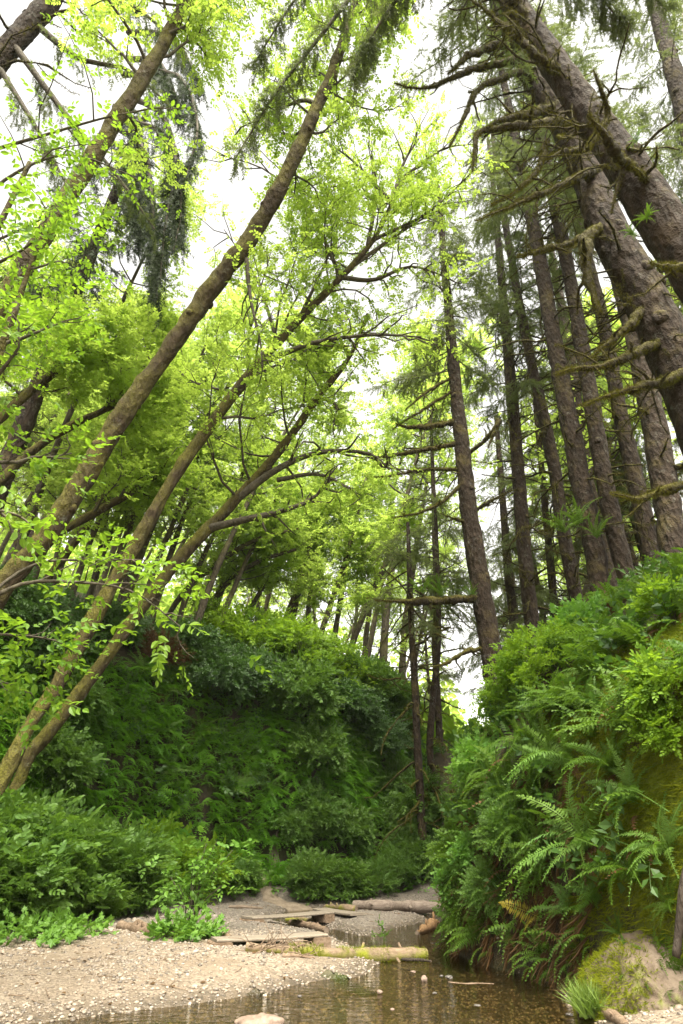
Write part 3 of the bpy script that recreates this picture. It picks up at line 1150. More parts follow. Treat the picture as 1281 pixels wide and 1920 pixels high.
alder_tree('alder_tree', to_ground(A3, .6), 'long slender mossy alder rooted by the left shrubs and forking into an airy crown', G_AL, 103, nb=26, t0=.52, blen=4.4, sc=.32, spr=10, nsub=9, knobs=10,
           boughs=[[(490, 682, 14.8, 12), (540, 660, 14.4, 9), (600, 640, 14, 7), (700, 628, 13.6, 6), (790, 632, 13.2, 4)],
                   [(640, 520, 14.4, 10), (700, 525, 14.2, 7), (770, 500, 14, 5), (840, 520, 13.6, 3)],
                   [(660, 500, 14.4, 9), (760, 430, 14.2, 6), (830, 390, 14, 3)],
                   [(690, 460, 14.2, 9), (705, 360, 14, 6), (690, 270, 13.8, 3)],
                   [(735, 380, 14, 9), (760, 300, 13.8, 6), (800, 240, 13.6, 3)],
                   [(560, 600, 14.6, 8), (620, 470, 14.6, 5), (640, 400, 14.6, 3)],
                   [(640, 520, 14.4, 9), (580, 400, 14.6, 7), (500, 320, 14.8, 5), (410, 290, 15, 3)], [(520, 640, 14.7, 8), (480, 520, 14.9, 5), (420, 430, 15, 3)],
                   [(735, 380, 14, 8), (660, 300, 14.2, 5), (600, 260, 14.4, 3)], [(760, 330, 13.8, 7), (830, 280, 13.6, 5), (890, 270, 13.4, 3)], [(700, 450, 14.2, 8), (800, 400, 14, 5), (880, 330, 13.8, 3)]])
A4 = rows_px([(60, 1410, 15.4, 29), (110, 1350, 15.6, 29), (200, 1230, 16, 28), (265, 1140, 16.3, 28), (330, 1055, 16.6, 28), (380, 1000, 16.8, 27), (430, 950, 17, 25), (520, 850, 17, 19), (600, 740, 17, 15), (655, 670, 16.8, 11), (690, 590, 16.6, 9)])
A4[:, 3] *= .86
alder_tree('alder_tree', to_ground(A4, .6), 'low forked mossy alder with long limbs reaching right below the other leaning alders', G_AL, 104, nb=16, t0=.55, blen=4.2, sc=.32, spr=9, nsub=8, knobs=10,
           boughs=[[(395, 990, 16.8, 17), (470, 972, 16.4, 13), (540, 955, 16, 10), (592, 930, 15.8, 7), (620, 900, 15.6, 4)],
                   [(445, 935, 17, 17), (520, 880, 16.7, 13), (600, 848, 16.4, 10), (690, 850, 16, 6), (730, 880, 15.8, 4)],
                   [(520, 900, 16.8, 10), (600, 890, 16.4, 7), (680, 930, 16, 4)],
                   [(655, 670, 16.8, 10), (640, 650, 16.6, 8), (570, 655, 16.4, 4)],
                   [(600, 745, 17, 8), (630, 760, 16.7, 6), (625, 800, 16.6, 3)]])
A5 = rows_px([(-60, 830, 13.6, 18), (5, 780, 13.8, 17), (60, 730, 14, 16), (130, 680, 14.2, 13), (180, 652, 14.4, 10), (215, 635, 14.6, 7)])
alder_tree('alder_tree', to_ground(A5, .6), 'slim alder limb slanting in from the left edge, moss lit on its upper side', G_AL, 105, nb=16, t0=.6, blen=2.0, sc=.4, sides=9)
A6 = rows_px([(-60, 960, 15.6, 20), (0, 902, 15.8, 18), (60, 845, 16, 17), (130, 800, 16.2, 15), (205, 762, 16.4, 12), (270, 705, 16.6, 8), (310, 640, 16.8, 5)])
alder_tree('alder_tree', to_ground(A6, .6), 'slim mossy alder bending low behind the longest trunk near the left edge', G_AL, 106, nb=16, t0=.6, blen=2.2, sc=.4, sides=9)
A7 = rows_px([(70, 1120, 19, 17), (100, 1070, 19, 15), (160, 990, 19.2, 14), (230, 870, 19.4, 12), (262, 800, 19.4, 10), (290, 750, 19.4, 7)])
alder_tree('alder_tree', to_ground(A7, .6), 'slim dark alder seen between the two longest leaning trunks', G_AL, 107, nb=18, t0=.5, blen=2.2, sc=.42, sides=9)
A8 = rows_px([(60, 1040, 17.4, 20), (110, 1000, 17.6, 17), (180, 960, 17.8, 15), (250, 920, 18, 13), (300, 880, 18.2, 10), (320, 845, 18.2, 6)])
alder_tree('alder_tree', to_ground(A8, .6), 'dark mossy alder limb running nearly level behind the slender leaning trunk', G_AL, 108, nb=14, t0=.5, blen=2.0, sc=.42, sides=9)

# row of slimmer alders on top of the fern wall
G_ROW = 'slim alders along the top of the fern wall'
for k, (rows, lab, nb_) in enumerate([
    ([(300, 1200, 27, 13), (330, 1130, 27, 12), (400, 1062, 27, 11), (480, 1012, 26.5, 9), (560, 992, 26, 6)], 'dark slim alder arching far over to the right above the fern wall', 14),
    ([(330, 1210, 28, 14), (358, 1180, 28, 12), (420, 1100, 28, 11), (480, 1055, 27.6, 9), (555, 1030, 27, 6)], 'second arching alder just below the topmost arching one on the fern wall', 14),
    ([(370, 1210, 29, 14), (388, 1180, 29, 13), (425, 1080, 29, 12), (445, 1000, 29, 9), (470, 920, 29, 6)], 'upright dark alder at the left end of the row above the fern wall', 18),
    ([(440, 1210, 30, 12), (452, 1175, 30, 10), (500, 1090, 30, 9), (540, 1040, 30, 7), (590, 960, 30, 5)], 'thin leaning alder left of a pair of close trunks above the fern wall', 16),
    ([(512, 1215, 30, 12), (528, 1180, 30, 12), (555, 1110, 30, 11), (575, 1050, 30, 9), (600, 940, 30, 6)], 'darker alder trunk of a close pair above the middle of the fern wall', 18),
    ([(530, 1215, 31, 12), (545, 1170, 31, 11), (566, 1090, 31, 10), (592, 1010, 31, 8), (620, 900, 31, 5)], 'paler alder trunk of a close pair above the middle of the fern wall', 18),
    ([(580, 1250, 30, 12), (590, 1220, 30, 11), (615, 1150, 30, 11), (640, 1075, 30, 9), (670, 970, 30, 6)], 'mossy alder at the crest where the fern wall starts to fall away', 18),
    ([(612, 1262, 31, 11), (620, 1235, 31, 10), (640, 1120, 31, 10), (660, 1010, 31, 8), (690, 880, 31, 5)], 'nearly upright alder between two leaning ones at the crest', 18),
    ([(640, 1265, 31, 13), (650, 1238, 31, 12), (690, 1130, 31, 11), (722, 1060, 31, 9), (760, 960, 31, 6)], 'rightmost mossy alder leaning off the fern wall beside the young conifer', 18),
    ([(690, 1230, 38, 10), (705, 1150, 38, 9), (722, 1060, 38, 7), (740, 960, 38, 5)], 'thin alder far behind the young conifer', 16),
    ([(115, 990, 24, 9), (118, 930, 24, 9), (124, 800, 24, 8), (134, 690, 24, 6), (140, 600, 24, 4)], 'pale upright thin trunk behind the longest leaning alder', 18),
    ([(190, 1020, 24, 9), (215, 900, 24, 8), (250, 800, 24, 7), (275, 700, 24, 5)], 'thin leaning trunk between the longest alder and its slender neighbour', 18),
]):
    alder_tree('alder_tree', to_ground(rows_px(rows), .5), lab, G_ROW, 130 + k, nb=nb_, t0=.3, blen=2.6, r0=.03, sc=.46, sides=8, bark='bark_thin', leaf='alder_leaf_far', spr=8, step=.4, knobs=4, lean=(.6, -.2, 0))

for k, (bx, by, tx, ty, Y, w_) in enumerate([(40, 1150, 170, 820, 21, 13), (130, 1130, 250, 800, 22, 12), (205, 1120, 300, 800, 23, 12), (262, 1150, 380, 830, 24, 12), (300, 1100, 410, 790, 25, 11), (345, 1130, 470, 850, 26, 11), (420, 1150, 540, 880, 27, 10), (170, 1110, 330, 690, 24, 11)]):
    alder_tree('alder_tree', to_ground(rows_px([(bx, by, Y, w_), (bx * .68 + tx * .32, by * .66 + ty * .34, Y, w_ * .9), (bx * .3 + tx * .7, by * .32 + ty * .68, Y, w_ * .75), (tx, ty, Y, w_ * .45)]), .5),
               'slim alder stem among the crowded stems behind the leaning trunks', 'slim alder stems behind the leaning trunks', 170 + k, nb=18, t0=.4, blen=2.6, r0=.03, sc=.42, sides=8, bark='bark_thin', leaf='alder_leaf_far', spr=7, nsub=7, step=.4, knobs=4, lean=(.4, -.2, 0))

# young alder just out of the frame at the left: two of its leafy boughs hang into the picture
young = np.array([[-5.6, 6.6, float(H(-5.6, 6.6)) - .3, .12], [-5.3, 6.7, 2.5, .10], [-5.0, 6.5, 4.5, .085], [-4.8, 6.3, 7, .06], [-4.6, 6.0, 9.5, .03]])
alder_tree('young_alder', young, 'young alder at the left edge whose bright leafy bough hangs over the dark bank', None, 150, nb=10, t0=.5, blen=1.7, sc=.30, leaf='near_leaf', tm=SPRAY_NEAR, sides=8, spr=6,
           boughs=[[(-60, 1150, 6.6, 10), (40, 1095, 6.8, 8), (150, 1092, 7.0, 6), (250, 1110, 7.2, 5), (345, 1180, 7.4, 3)],
                   [(-60, 1150, 6.6, 9), (60, 1060, 7.0, 7), (180, 1050, 7.3, 6), (300, 1050, 7.6, 3)],
                   [(-60, 1190, 6.6, 7), (20, 1190, 6.7, 5), (100, 1200, 6.8, 4), (140, 1225, 6.9, 3)],
                   [(-60, 1260, 6.6, 7), (10, 1280, 6.9, 5), (60, 1300, 7.0, 3)]])
young2 = np.array([[-7.4, 7.6, float(H(-7.4, 7.6)) - .3, .13], [-6.9, 7.4, 5, .11], [-6.3, 7.0, 9, .08], [-5.7, 6.5, 12.5, .04]])
alder_tree('young_alder', young2, 'near alder whose large bright leaves fill the upper left below the slanting trunk', None, 151, nb=5, t0=.5, blen=2.2, sc=.30, leaf='near_leaf', tm=SPRAY_NEAR, sides=8, spr=6,
           boughs=[[(-80, 420, 7.2, 8), (20, 330, 7.0, 6), (130, 290, 6.8, 5), (250, 330, 6.8, 3)], [(-80, 300, 7.2, 8), (60, 260, 6.9, 6), (200, 220, 6.6, 4), (310, 200, 6.4, 3)],
                   [(-80, 620, 7.6, 7), (20, 600, 7.4, 5), (90, 640, 7.3, 3)], [(-80, 480, 7.4, 7), (40, 430, 7.2, 5), (150, 370, 7, 3)]])

# ------------------------------------------------------------------ spruces
G_SP = 'big scaly spruces on the right bank'
C10 = rows_px([(1400, 650, 7.2, 94), (1248, 425, 7, 82), (1170, 305, 6.9, 69), (1102, 212, 6.8, 58), (1046, 130, 6.7, 51), (990, 50, 6.6, 45), (960, 0, 6.5, 42), (905, -110, 6.3, 38), (840, -260, 6, 32)])
spruce_tree('spruce_tree', to_ground(C10, .5), 'thickest scaly spruce, leaning in over the upper right corner with mossy dead limbs', G_SP, 201, live0=.70, nlive=26, ndead=70, dead0=.34, dead1=.9, dlen=1.7, dr=.026, az=(3.3, .8), blen=3.8, sides=26, bumpk=.07, step=.12, sc=.36, fuzz=80, knobs=30, bt=4,
            hero=[[(1045, 130, 6.5, 26), (1005, 105, 6.3, 24), (960, 65, 6.2, 20), (920, 30, 6.1, 16), (880, -5, 6, 12)],
                  [(1000, 55, 6.5, 26), (970, 10, 6.3, 22), (930, -25, 6.2, 16)],
                  [(1100, 280, 6.4, 10), (1140, 215, 6.3, 16), (1128, 170, 6.0, 15), (1112, 128, 5.8, 11)],
                  [(1185, 315, 6.6, 22), (1160, 290, 6.2, 27), (1125, 245, 5.9, 25), (1098, 215, 5.75, 21)],
                  [(1225, 350, 6.7, 24), (1190, 320, 6.5, 18), (1170, 305, 6.4, 14)],
                  [(1300, 505, 6.8, 22), (1250, 500, 6.4, 18), (1220, 494, 6.2, 12)]],
            boughs=[[(860, -120, 6.3, 12), (760, -20, 6.8, 10), (690, 80, 7.2, 8), (660, 150, 7.4, 4)],
                    [(820, -200, 6.3, 12), (700, -60, 7, 10), (600, 70, 7.6, 7), (520, 170, 8, 5), (440, 300, 8.4, 3)],
                    [(800, -260, 6.3, 10), (660, -120, 7, 8), (560, -10, 7.6, 6), (470, 130, 8.2, 3)],
                    [(1010, -60, 6.8, 10), (1100, -30, 7.4, 7), (1180, 60, 8, 4)], [(1010, -160, 6.8, 10), (1140, -100, 7.2, 7), (1250, 20, 7.8, 4)]])
C9 = rows_px([(1345, 900, 9.2, 86), (1281, 715, 9.2, 82), (1215, 570, 9.1, 76), (1138, 425, 9, 64), (1090, 300, 9, 53), (1040, 205, 9, 45), (994, 125, 9, 38), (940, 10, 9, 32), (890, -140, 9, 26)])
spruce_tree('spruce_tree', to_ground(C9, .5), 'second thick spruce beside the thickest, with long curved mossy limbs', G_SP, 202, live0=.72, nlive=26, ndead=95, dead0=.15, dead1=.9, dlen=1.8, dr=.028, az=(3.2, .8), blen=4.0, sides=24, bumpk=.07, step=.14, sc=.36, fuzz=80, knobs=26,
            hero=[[(985, 80, 8.8, 22), (930, 85, 8.6, 20), (880, 105, 8.4, 18), (840, 140, 8.2, 12)],
                  [(1000, 95, 8.8, 20), (950, 115, 8.6, 18), (890, 130, 8.4, 16), (800, 165, 8.2, 14), (740, 155, 8.1, 10)],
                  [(1010, 120, 8.8, 20), (960, 140, 8.5, 17), (900, 165, 8.3, 14), (868, 225, 8.2, 12), (842, 276, 8.1, 8)],
                  [(1050, 195, 8.8, 22), (1000, 212, 8.5, 22), (950, 222, 8.2, 20), (905, 242, 8, 15)],
                  [(1085, 228, 8.8, 24), (1030, 230, 8.3, 22), (980, 236, 8, 20), (920, 243, 7.8, 18), (893, 252, 7.7, 18), (892, 285, 7.7, 17), (886, 318, 7.7, 11)],
                  [(1115, 272, 8.8, 18), (1060, 285, 8.5, 15), (1016, 300, 8.3, 10)],
                  [(1140, 320, 8.8, 22), (1095, 325, 8.5, 20), (1050, 348, 8.2, 17), (980, 380, 8, 17), (930, 398, 7.9, 15), (893, 412, 7.8, 12)],
                  [(1025, 265, 8.8, 14), (1010, 315, 8.6, 13), (975, 355, 8.4, 11), (918, 384, 8.2, 7)],
                  [(1100, 445, 8.9, 18), (1050, 462, 8.6, 16), (1005, 472, 8.3, 14), (968, 482, 8.1, 9)],
                  [(1135, 425, 9, 26), (1105, 440, 8.6, 30), (1098, 490, 8.4, 30), (1110, 550, 8.3, 26), (1125, 592, 8.2, 22)],
                  [(1235, 645, 9, 26), (1180, 668, 8.6, 24), (1130, 688, 8.3, 22), (1080, 690, 8.1, 20), (1038, 702, 8, 14)],
                  [(1205, 575, 9, 24), (1170, 620, 8.7, 20), (1135, 650, 8.5, 16), (1095, 675, 8.3, 10)],
                  [(1290, 700, 9, 28), (1230, 718, 8.5, 24), (1170, 735, 8.2, 20), (1090, 758, 8, 12)],
                  [(1300, 905, 9, 26), (1240, 922, 8.6, 22), (1190, 935, 8.4, 17), (1150, 925, 8.2, 10)]])
C11 = rows_px([(1420, 760, 14, 50), (1350, 480, 14, 44), (1290, 230, 14, 34), (1230, 20, 14, 24), (1180, -150, 14, 12)])
spruce_tree('spruce_tree', to_ground(C11, .8), 'pale feathery spruce at the right edge behind the thickest one', G_SP, 204, live0=.3, nlive=56, ndead=8, blen=4.2, sides=12, tw=46, sc=.42, fuzz=20)
C8 = rows_px([(1262, 1020, 14, 48), (1245, 900, 14, 46), (1225, 790, 14, 44), (1190, 620, 14, 39), (1150, 470, 14, 34), (1105, 320, 14, 28), (1060, 180, 14, 21), (1010, 20, 14, 14)])
spruce_tree('spruce_tree', to_ground(C8, .5), 'dark spruce behind the thick pair, its foot in bright shrubs at the right edge', G_SP, 203, live0=.5, nlive=46, ndead=40, blen=4.2, dlen=1.9, dr=.045, sides=18, sc=.40)
spec = [
    # px rows, label, seed, live0, ndead, kwargs
    ([(1175, 1085, 17, 34), (1150, 980, 17, 33), (1130, 880, 17, 31), (1100, 700, 17, 28), (1068, 520, 17, 24), (1030, 330, 17, 22), (985, 150, 17, 14), (950, 20, 17, 8)], 'right one of two spruces growing close together at the top of the right bank', .62, 22),
    ([(1125, 1095, 17.5, 40), (1110, 1000, 17.5, 38), (1085, 880, 17.5, 36), (1050, 700, 17.5, 31), (1020, 530, 17.5, 26), (990, 370, 17.5, 22), (950, 180, 17.5, 13), (925, 50, 17.5, 7)], 'left one of two spruces growing close together, with hanging ferns on its mossy limbs', .62, 24),
    ([(1225, 1060, 19, 34), (1205, 960, 19, 33), (1180, 850, 19, 30), (1160, 760, 19, 27), (1130, 600, 19, 23), (1085, 420, 19, 17), (1035, 220, 19, 10), (1005, 80, 19, 5)], 'bare spruce trunk against white sky between the close pair and the dark one', .62, 20),
    ([(1050, 960, 22, 24), (1040, 880, 22, 23), (1010, 740, 22, 21), (990, 650, 22, 18), (965, 520, 22, 15), (940, 370, 22, 10), (920, 230, 22, 5)], 'slimmer spruce left of the close pair, tangled in dead limbs', .5, 22),
    ([(1005, 1235, 24, 30), (1000, 1190, 24, 29), (985, 1050, 24, 27), (970, 860, 24, 24), (955, 680, 24, 20), (942, 540, 24, 15), (928, 380, 24, 10), (915, 260, 24, 5)], 'straight spruce with many short mossy stubs just right of the scaly slim one', .55, 30),
    ([(970, 1260, 34, 20), (962, 1150, 34, 18), (952, 1060, 34, 16), (940, 900, 34, 12), (930, 780, 34, 8)], 'grey spruce trunk farther back between the two straight slim spruces', .4, 16),
    ([(1042, 1200, 30, 16), (1036, 1100, 30, 15), (1025, 980, 30, 13), (1010, 820, 30, 10), (995, 680, 30, 6)], 'distant grey spruce trunk above the ferns left of the close pair', .4, 14),
    ([(815, 1210, 30, 12), (818, 1120, 30, 11), (815, 1000, 30, 10), (812, 900, 30, 8), (808, 780, 30, 5)], 'thin mossy spruce seen left of the scaly slim spruce', .45, 18),
    ([(782, 1380, 26, 14), (778, 1280, 26, 14), (772, 1180, 26, 12), (768, 1080, 26, 10), (765, 980, 26, 6)], 'short brown trunk standing beside the young conifer above the creek gap', .6, 14),
    ([(806, 1390, 27, 13), (812, 1310, 27, 12), (822, 1200, 27, 11), (820, 1050, 27, 8), (815, 920, 27, 5)], 'thin dark trunk in the gap right of the short brown one', .5, 14),
    ([(1100, 900, 26, 26), (1085, 800, 26, 24), (1070, 680, 26, 21), (1050, 560, 26, 16), (1030, 450, 26, 10)], 'spruce trunk seen between the limbs behind the close pair', .5, 18),
    ([(1190, 960, 27, 20), (1170, 830, 27, 18), (1150, 700, 27, 15), (1130, 580, 27, 10)], 'pale spruce trunk behind the bare trunk at the right', .5, 14),
]
for k, (rows, lab, l0, ndd) in enumerate(spec):
    thin = k in (7, 8, 9, 10)
    spruce_tree('spruce_tree', to_ground(rows_px(rows), .8), lab, 'spruces along the top of the right bank', 220 + k, live0=l0 + (.1 if thin else -.1), nlive=16 if thin else 48, ndead=int(ndd * 2.6), blen=4.2, dlen=2.4, dr=.042, sides=12, tw=40, sc=.46, fuzz=40, step=.35)
C1 = rows_px([(938, 1320, 20, 44), (930, 1285, 20, 42), (915, 1180, 20, 39), (900, 1090, 20, 37), (880, 960, 20, 33), (868, 850, 20, 29), (858, 760, 20, 25), (850, 680, 20, 22), (842, 590, 20, 17), (832, 480, 20, 13), (822, 350, 20, 7)])
spruce_tree('spruce_tree', to_ground(C1, .8), 'slim scaly spruce beside the creek gap, its limbs hung with dark fern clumps', 'spruces along the top of the right bank', 240, live0=.56, nlive=50, ndead=10, dead0=.35, dead1=.75,
            blen=3.4, dlen=1.6, dr=.035, sides=16, tw=40, sc=.42, step=.2,
            hero=[[(852, 790, 20, 14), (800, 800, 19.4, 16), (760, 800, 19, 18), (742, 795, 18.8, 10)],
                  [(858, 832, 20, 12), (790, 845, 19.4, 14), (730, 855, 19, 14), (705, 858, 18.8, 8)],
                  [(862, 880, 20, 12), (800, 880, 19.4, 10), (740, 890, 19, 9), (700, 893, 18.7, 5)],
                  [(870, 905, 20, 12), (830, 940, 19.6, 10), (790, 960, 19.2, 8), (735, 972, 18.8, 5)],
                  [(852, 705, 20, 8), (800, 735, 19.4, 7), (760, 770, 19, 4)], [(852, 730, 20, 8), (790, 770, 19.4, 7), (735, 805, 19, 4)],
                  [(888, 985, 20, 10), (860, 975, 19.8, 9), (835, 968, 19.6, 6)],
                  [(905, 1122, 20, 20), (850, 1125, 19.5, 24), (790, 1128, 19.1, 24), (745, 1127, 18.9, 16), (702, 1125, 18.7, 7)],
                  [(912, 1215, 20, 13), (870, 1225, 19.6, 11), (835, 1245, 19.3, 10), (806, 1250, 19.1, 6)],
                  [(878, 850, 20, 10), (920, 815, 19.6, 12), (935, 790, 19.4, 14), (915, 840, 19.3, 10)],
                  [(885, 960, 20, 9), (920, 940, 19.8, 8), (960, 920, 19.6, 5)]])

# spruces at the top left: reddish trunk in the corner, a dark hanging bough behind the slanting alder
L1 = rows_px([(-120, 330, 10.5, 46), (-30, 150, 10.2, 42), (30, 75, 10, 38), (95, 0, 9.8, 34), (170, -110, 9.5, 27), (230, -220, 9.2, 18)])
spruce_tree('spruce_tree', to_ground(L1, .6), 'reddish spruce trunk in the top left corner with long bare limbs fanning out', 'spruces on the left bank', 250, live0=.78, nlive=22, ndead=16, dead0=.55, dead1=.9, blen=3.2, dlen=3.4, dr=.05, az=(-.5, .7), sides=18, tw=40, sc=.36, fuzz=40,
            boughs=[[(60, 40, 10, 14), (150, 110, 10.2, 12), (240, 130, 10.6, 9), (320, 200, 11, 5)], [(30, 90, 10, 14), (120, 210, 10.4, 12), (220, 330, 11, 8), (290, 430, 11.4, 4)],
                    [(120, -20, 10, 12), (260, 20, 10.4, 9), (350, 100, 11, 5)], [(0, 130, 10, 12), (80, 260, 10.4, 9), (140, 380, 10.8, 5)]])
L2 = rows_px([(-60, 420, 15, 40), (120, 250, 15, 40), (260, 60, 15, 34), (330, -60, 15, 26), (400, -200, 15, 14)])
L2 = np.array([[-11.5, 17, 8.5, .34], [-11.2, 17, 14, .32], [-10.6, 16.6, 20, .27], [-9.8, 16, 26, .2], [-9.2, 15.6, 32, .1]])
spruce_tree('spruce_tree', to_ground(L2, .8), 'spruce behind the slanting alder with a dark curtain of hanging needle sprays', 'spruces on the left bank', 251, live0=.4, nlive=44, ndead=8, blen=3.4, dlen=1.6, dr=.04, sides=12, tw=40, sc=.42, needle='needle_dark', fuzz=20, hang=1.2, bt=3.2, twl=2.3,
            boughs=[[(235, 180, 15, 12), (300, 210, 14.6, 10), (330, 300, 14.2, 8), (310, 420, 14, 6), (300, 530, 13.9, 3)], [(220, 240, 15, 12), (270, 280, 14.6, 9), (285, 380, 14.4, 7), (295, 560, 14.2, 3)],
                    [(230, 140, 15, 12), (330, 140, 14.4, 9), (370, 230, 14, 6), (350, 330, 13.8, 3)], [(230, 220, 15, 10), (320, 260, 14.4, 8), (340, 380, 14.2, 5), (325, 470, 14, 3)],
                    [(215, 300, 15, 10), (250, 330, 14.8, 8), (265, 430, 14.6, 5)], [(240, 60, 15.4, 12), (320, 70, 14.8, 9), (380, 160, 14.4, 4)], [(240, 110, 15.4, 12), (300, 120, 14.8, 9), (345, 220, 14.4, 4)], [(215, 200, 15.2, 12), (255, 230, 15, 9), (275, 330, 14.8, 4)]])

# small dark conifer on the crest
YC = hit(706, 1262)
YC = P(706, 1262, max(YC[1], 31))
yc = np.array([[YC[0], YC[1], float(H(YC[0], YC[1])) - .3, .12], [YC[0], YC[1], YC[2] + 1, .1], [YC[0] + .1, YC[1], YC[2] + 3.0, .06], [YC[0] + .1, YC[1], YC[2] + 4.6, .02]])
spruce_tree('young_conifer', yc, 'young dark conifer with level branches on the crest above the fern wall', None, 260, live0=.12, nlive=60, ndead=0, blen=1.9, tw=26, sc=.40, needle='needle_dark', sides=8, hang=.25, knobs=0)
# ------------------------------------------------------------------ forest behind: whole trees copied from a few kinds
def straight(h, r, lx=0.0, n=6, rg=RG):
    z = np.linspace(-.6, h, n)
    return np.column_stack([lx * (z.clip(0) / h) ** 1.4 * h + rg.normal(size=n) * .12, rg.normal(size=n) * .12, z, r * (1 - .85 * (z.clip(0) / h))])


AL_PROTO = [alder_tree('alder_tree', straight(15 + 2 * k, .17, .22 + .05 * k), None, None, 300 + k, nb=26, t0=.42, blen=3.8, r0=.04, nsub=7, spr=6, sc=.44, sides=8, bark='bark_thin', leaf='alder_leaf_far', step=.5, knobs=3, lean=(.3, 0, 0), loc=(0, 0, 0)) for k in range(3)]
SP_PROTO = []
for k in range(2):
    r_ = straight(24 + 3 * k, .30, 0)
    o_ = spruce_tree('spruce_tree', r_, None, None, 320 + k, live0=.34, nlive=64, ndead=24, blen=3.6, dlen=2.0, dr=.05, sides=9, tw=36, sc=.55, fuzz=0, step=.6, knobs=3)
    SP_PROTO.append(o_)

rgf = np.random.default_rng(77)
spots_al = []
for Y0, n_, x0, x1 in ((21, 4, -17, -9), (26, 5, -22, -5), (33, 9, -26, -1), (42, 10, -34, 2), (54, 11, -42, 4), (70, 12, -54, 8)):
    for k in range(n_):
        spots_al.append((x0 + (x1 - x0) * (k + .2 + .6 * rgf.random()) / n_, Y0 + rgf.normal() * 1.6))
for q_ in [(4.6, 31), (9.5, 28), (7.5, 35), (12, 33), (4.0, 40), (9, 41), (15, 40), (5, 48), (11, 50), (17, 49), (8, 57), (14, 60), (21, 56), (2.2, 36), (1.5, 44), (20, 44), (25, 54)]:            # beyond the right bank and down the creek gap
    spots_al.append(q_)
n_al = 0
for (x, y) in spots_al:
    z = float(H(x, y))
    if z < .6 or (sd_left(np.array([x]), np.array([y]))[0] < 1.6 and sd_right(np.array([x]), np.array([y]))[0] < 1.2):
        continue
    src = AL_PROTO[n_al % 3]
    o = src if n_al < 3 else copy_tree(src)
    n_al += 1
    o.location = (x, y, z)
    o.rotation_euler = (rgf.normal() * .05, rgf.normal() * .06, rgf.normal() * .35)
    s_ = .75 + .4 * rgf.random() + (.35 if x > 1.4 else 0) + (.4 if x > 1.4 and y < 42 else 0)
    o.scale = (s_, s_, s_)
    if x < -3 or y > 44:
        tag(o, 'leafy alder lost among others on the slope behind the fern wall', 'tree', 'alders crowding the slope behind the fern wall')
    else:
        tag(o, 'leafy alder lost among others beyond the creek gap', 'tree', 'alders crowding the ground beyond the creek gap')
n_sp = 0
for (x, y, s_) in [(13, 36, .95), (17, 33, .9), (11, 44, .9), (20, 40, 1), (15, 52, 1), (24, 48, 1.05), (9, 60, .95), (18, 64, 1.0), (27, 62, 1), (14, 27, .9), (19, 25, .95),
                   (-14, 36, 1), (-24, 40, 1.0), (-19, 29, .95), (-30, 52, 1.1), (-8, 58, 1.0), (-2, 66, 1.0)]:
    src = SP_PROTO[n_sp % 2]
    o = src if n_sp < 2 else copy_tree(src)
    n_sp += 1
    z = float(H(x, y))
    o.location = (x, y, z)
    o.rotation_euler = (rgf.normal() * .03, rgf.normal() * .03, rgf.random() * 6.28)
    o.scale = (s_, s_, s_)
    if x < 0:
        tag(o, 'distant spruce half hidden by the alder leaves on the left slope', 'tree', 'distant spruces on the left slope')
    else:
        tag(o, 'distant spruce among crowded trunks behind the right bank', 'tree', 'distant spruces behind the right bank')

# the far wood that closes the valley: one mass of leaves
mb = MB()
n_ = 6800
x = rgf.uniform(-75, 30, n_)
y = 84 + rgf.random(n_) * 40 + np.abs(x + 10) * .1
k = rgf.integers(0, n_ // 16, n_)
cx, cy_ = rgf.uniform(-75, 30, n_ // 16), 82 + rgf.random(n_ // 16) * 45
ch = 9 + 11 * rgf.random(n_ // 16)
u = rgf.random(n_)
pz = .1 + .9 * u
px_ = cx[k] + rgf.normal(size=n_) * (1.9 * np.sqrt(1.05 - u))
py_ = cy_[k] + rgf.normal(size=n_) * (1.9 * np.sqrt(1.05 - u))
pos_ = np.column_stack([px_, py_, H(px_, py_) + ch[k] * pz])
inst(mb, SPRAY_FAR[0], pos_, rgf.normal(size=(n_, 3)) * [1, 1, .4], rgf.normal(size=(n_, 3)) * .5 + [0, 0, 1], 2.0 + rgf.random(n_), rgf)
tag(mb.build('far_forest', M['alder_leaf_far'], smooth=False), 'far wood of pale green trees closing the valley behind the alders', 'far wood', kind='stuff')

# ------------------------------------------------------------------ plants on the banks
def surf_scatter(L, s0, s1, n, hmax, rg, hp=1.0, LDv=LD, LHv=LH, side=-1, hmin=0.3):
    """points spread over the steep face that follows the bank line L: (pos, outward normal)"""
    seg = np.concatenate([[0], np.cumsum(np.hypot(*np.diff(L[:, :2], axis=0).T))])
    y0 = np.interp(s0, L[:, 1], seg)
    y1 = np.interp(s1, L[:, 1], seg)
    s = rg.uniform(y0, y1, n)
    h = hmin + (hmax - hmin) * rg.random(n) ** hp
    d = np.interp(h, LHv, LDv)
    x = np.interp(s, seg, L[:, 0])
    y = np.interp(s, seg, L[:, 1])
    tx = nrm(np.stack([np.interp(s + .8, seg, L[:, 0]) - np.interp(s - .8, seg, L[:, 0]), np.interp(s + .8, seg, L[:, 1]) - np.interp(s - .8, seg, L[:, 1])], 1))
    nx_, ny_ = side * tx[:, 1], -side * tx[:, 0]
    x = x + nx_ * d
    y = y + ny_ * d
    return np.column_stack([x, y, H(x, y)]), Hn(x, y)


rgw = np.random.default_rng(5)
ZUP = np.array([0, 0, 1.0])
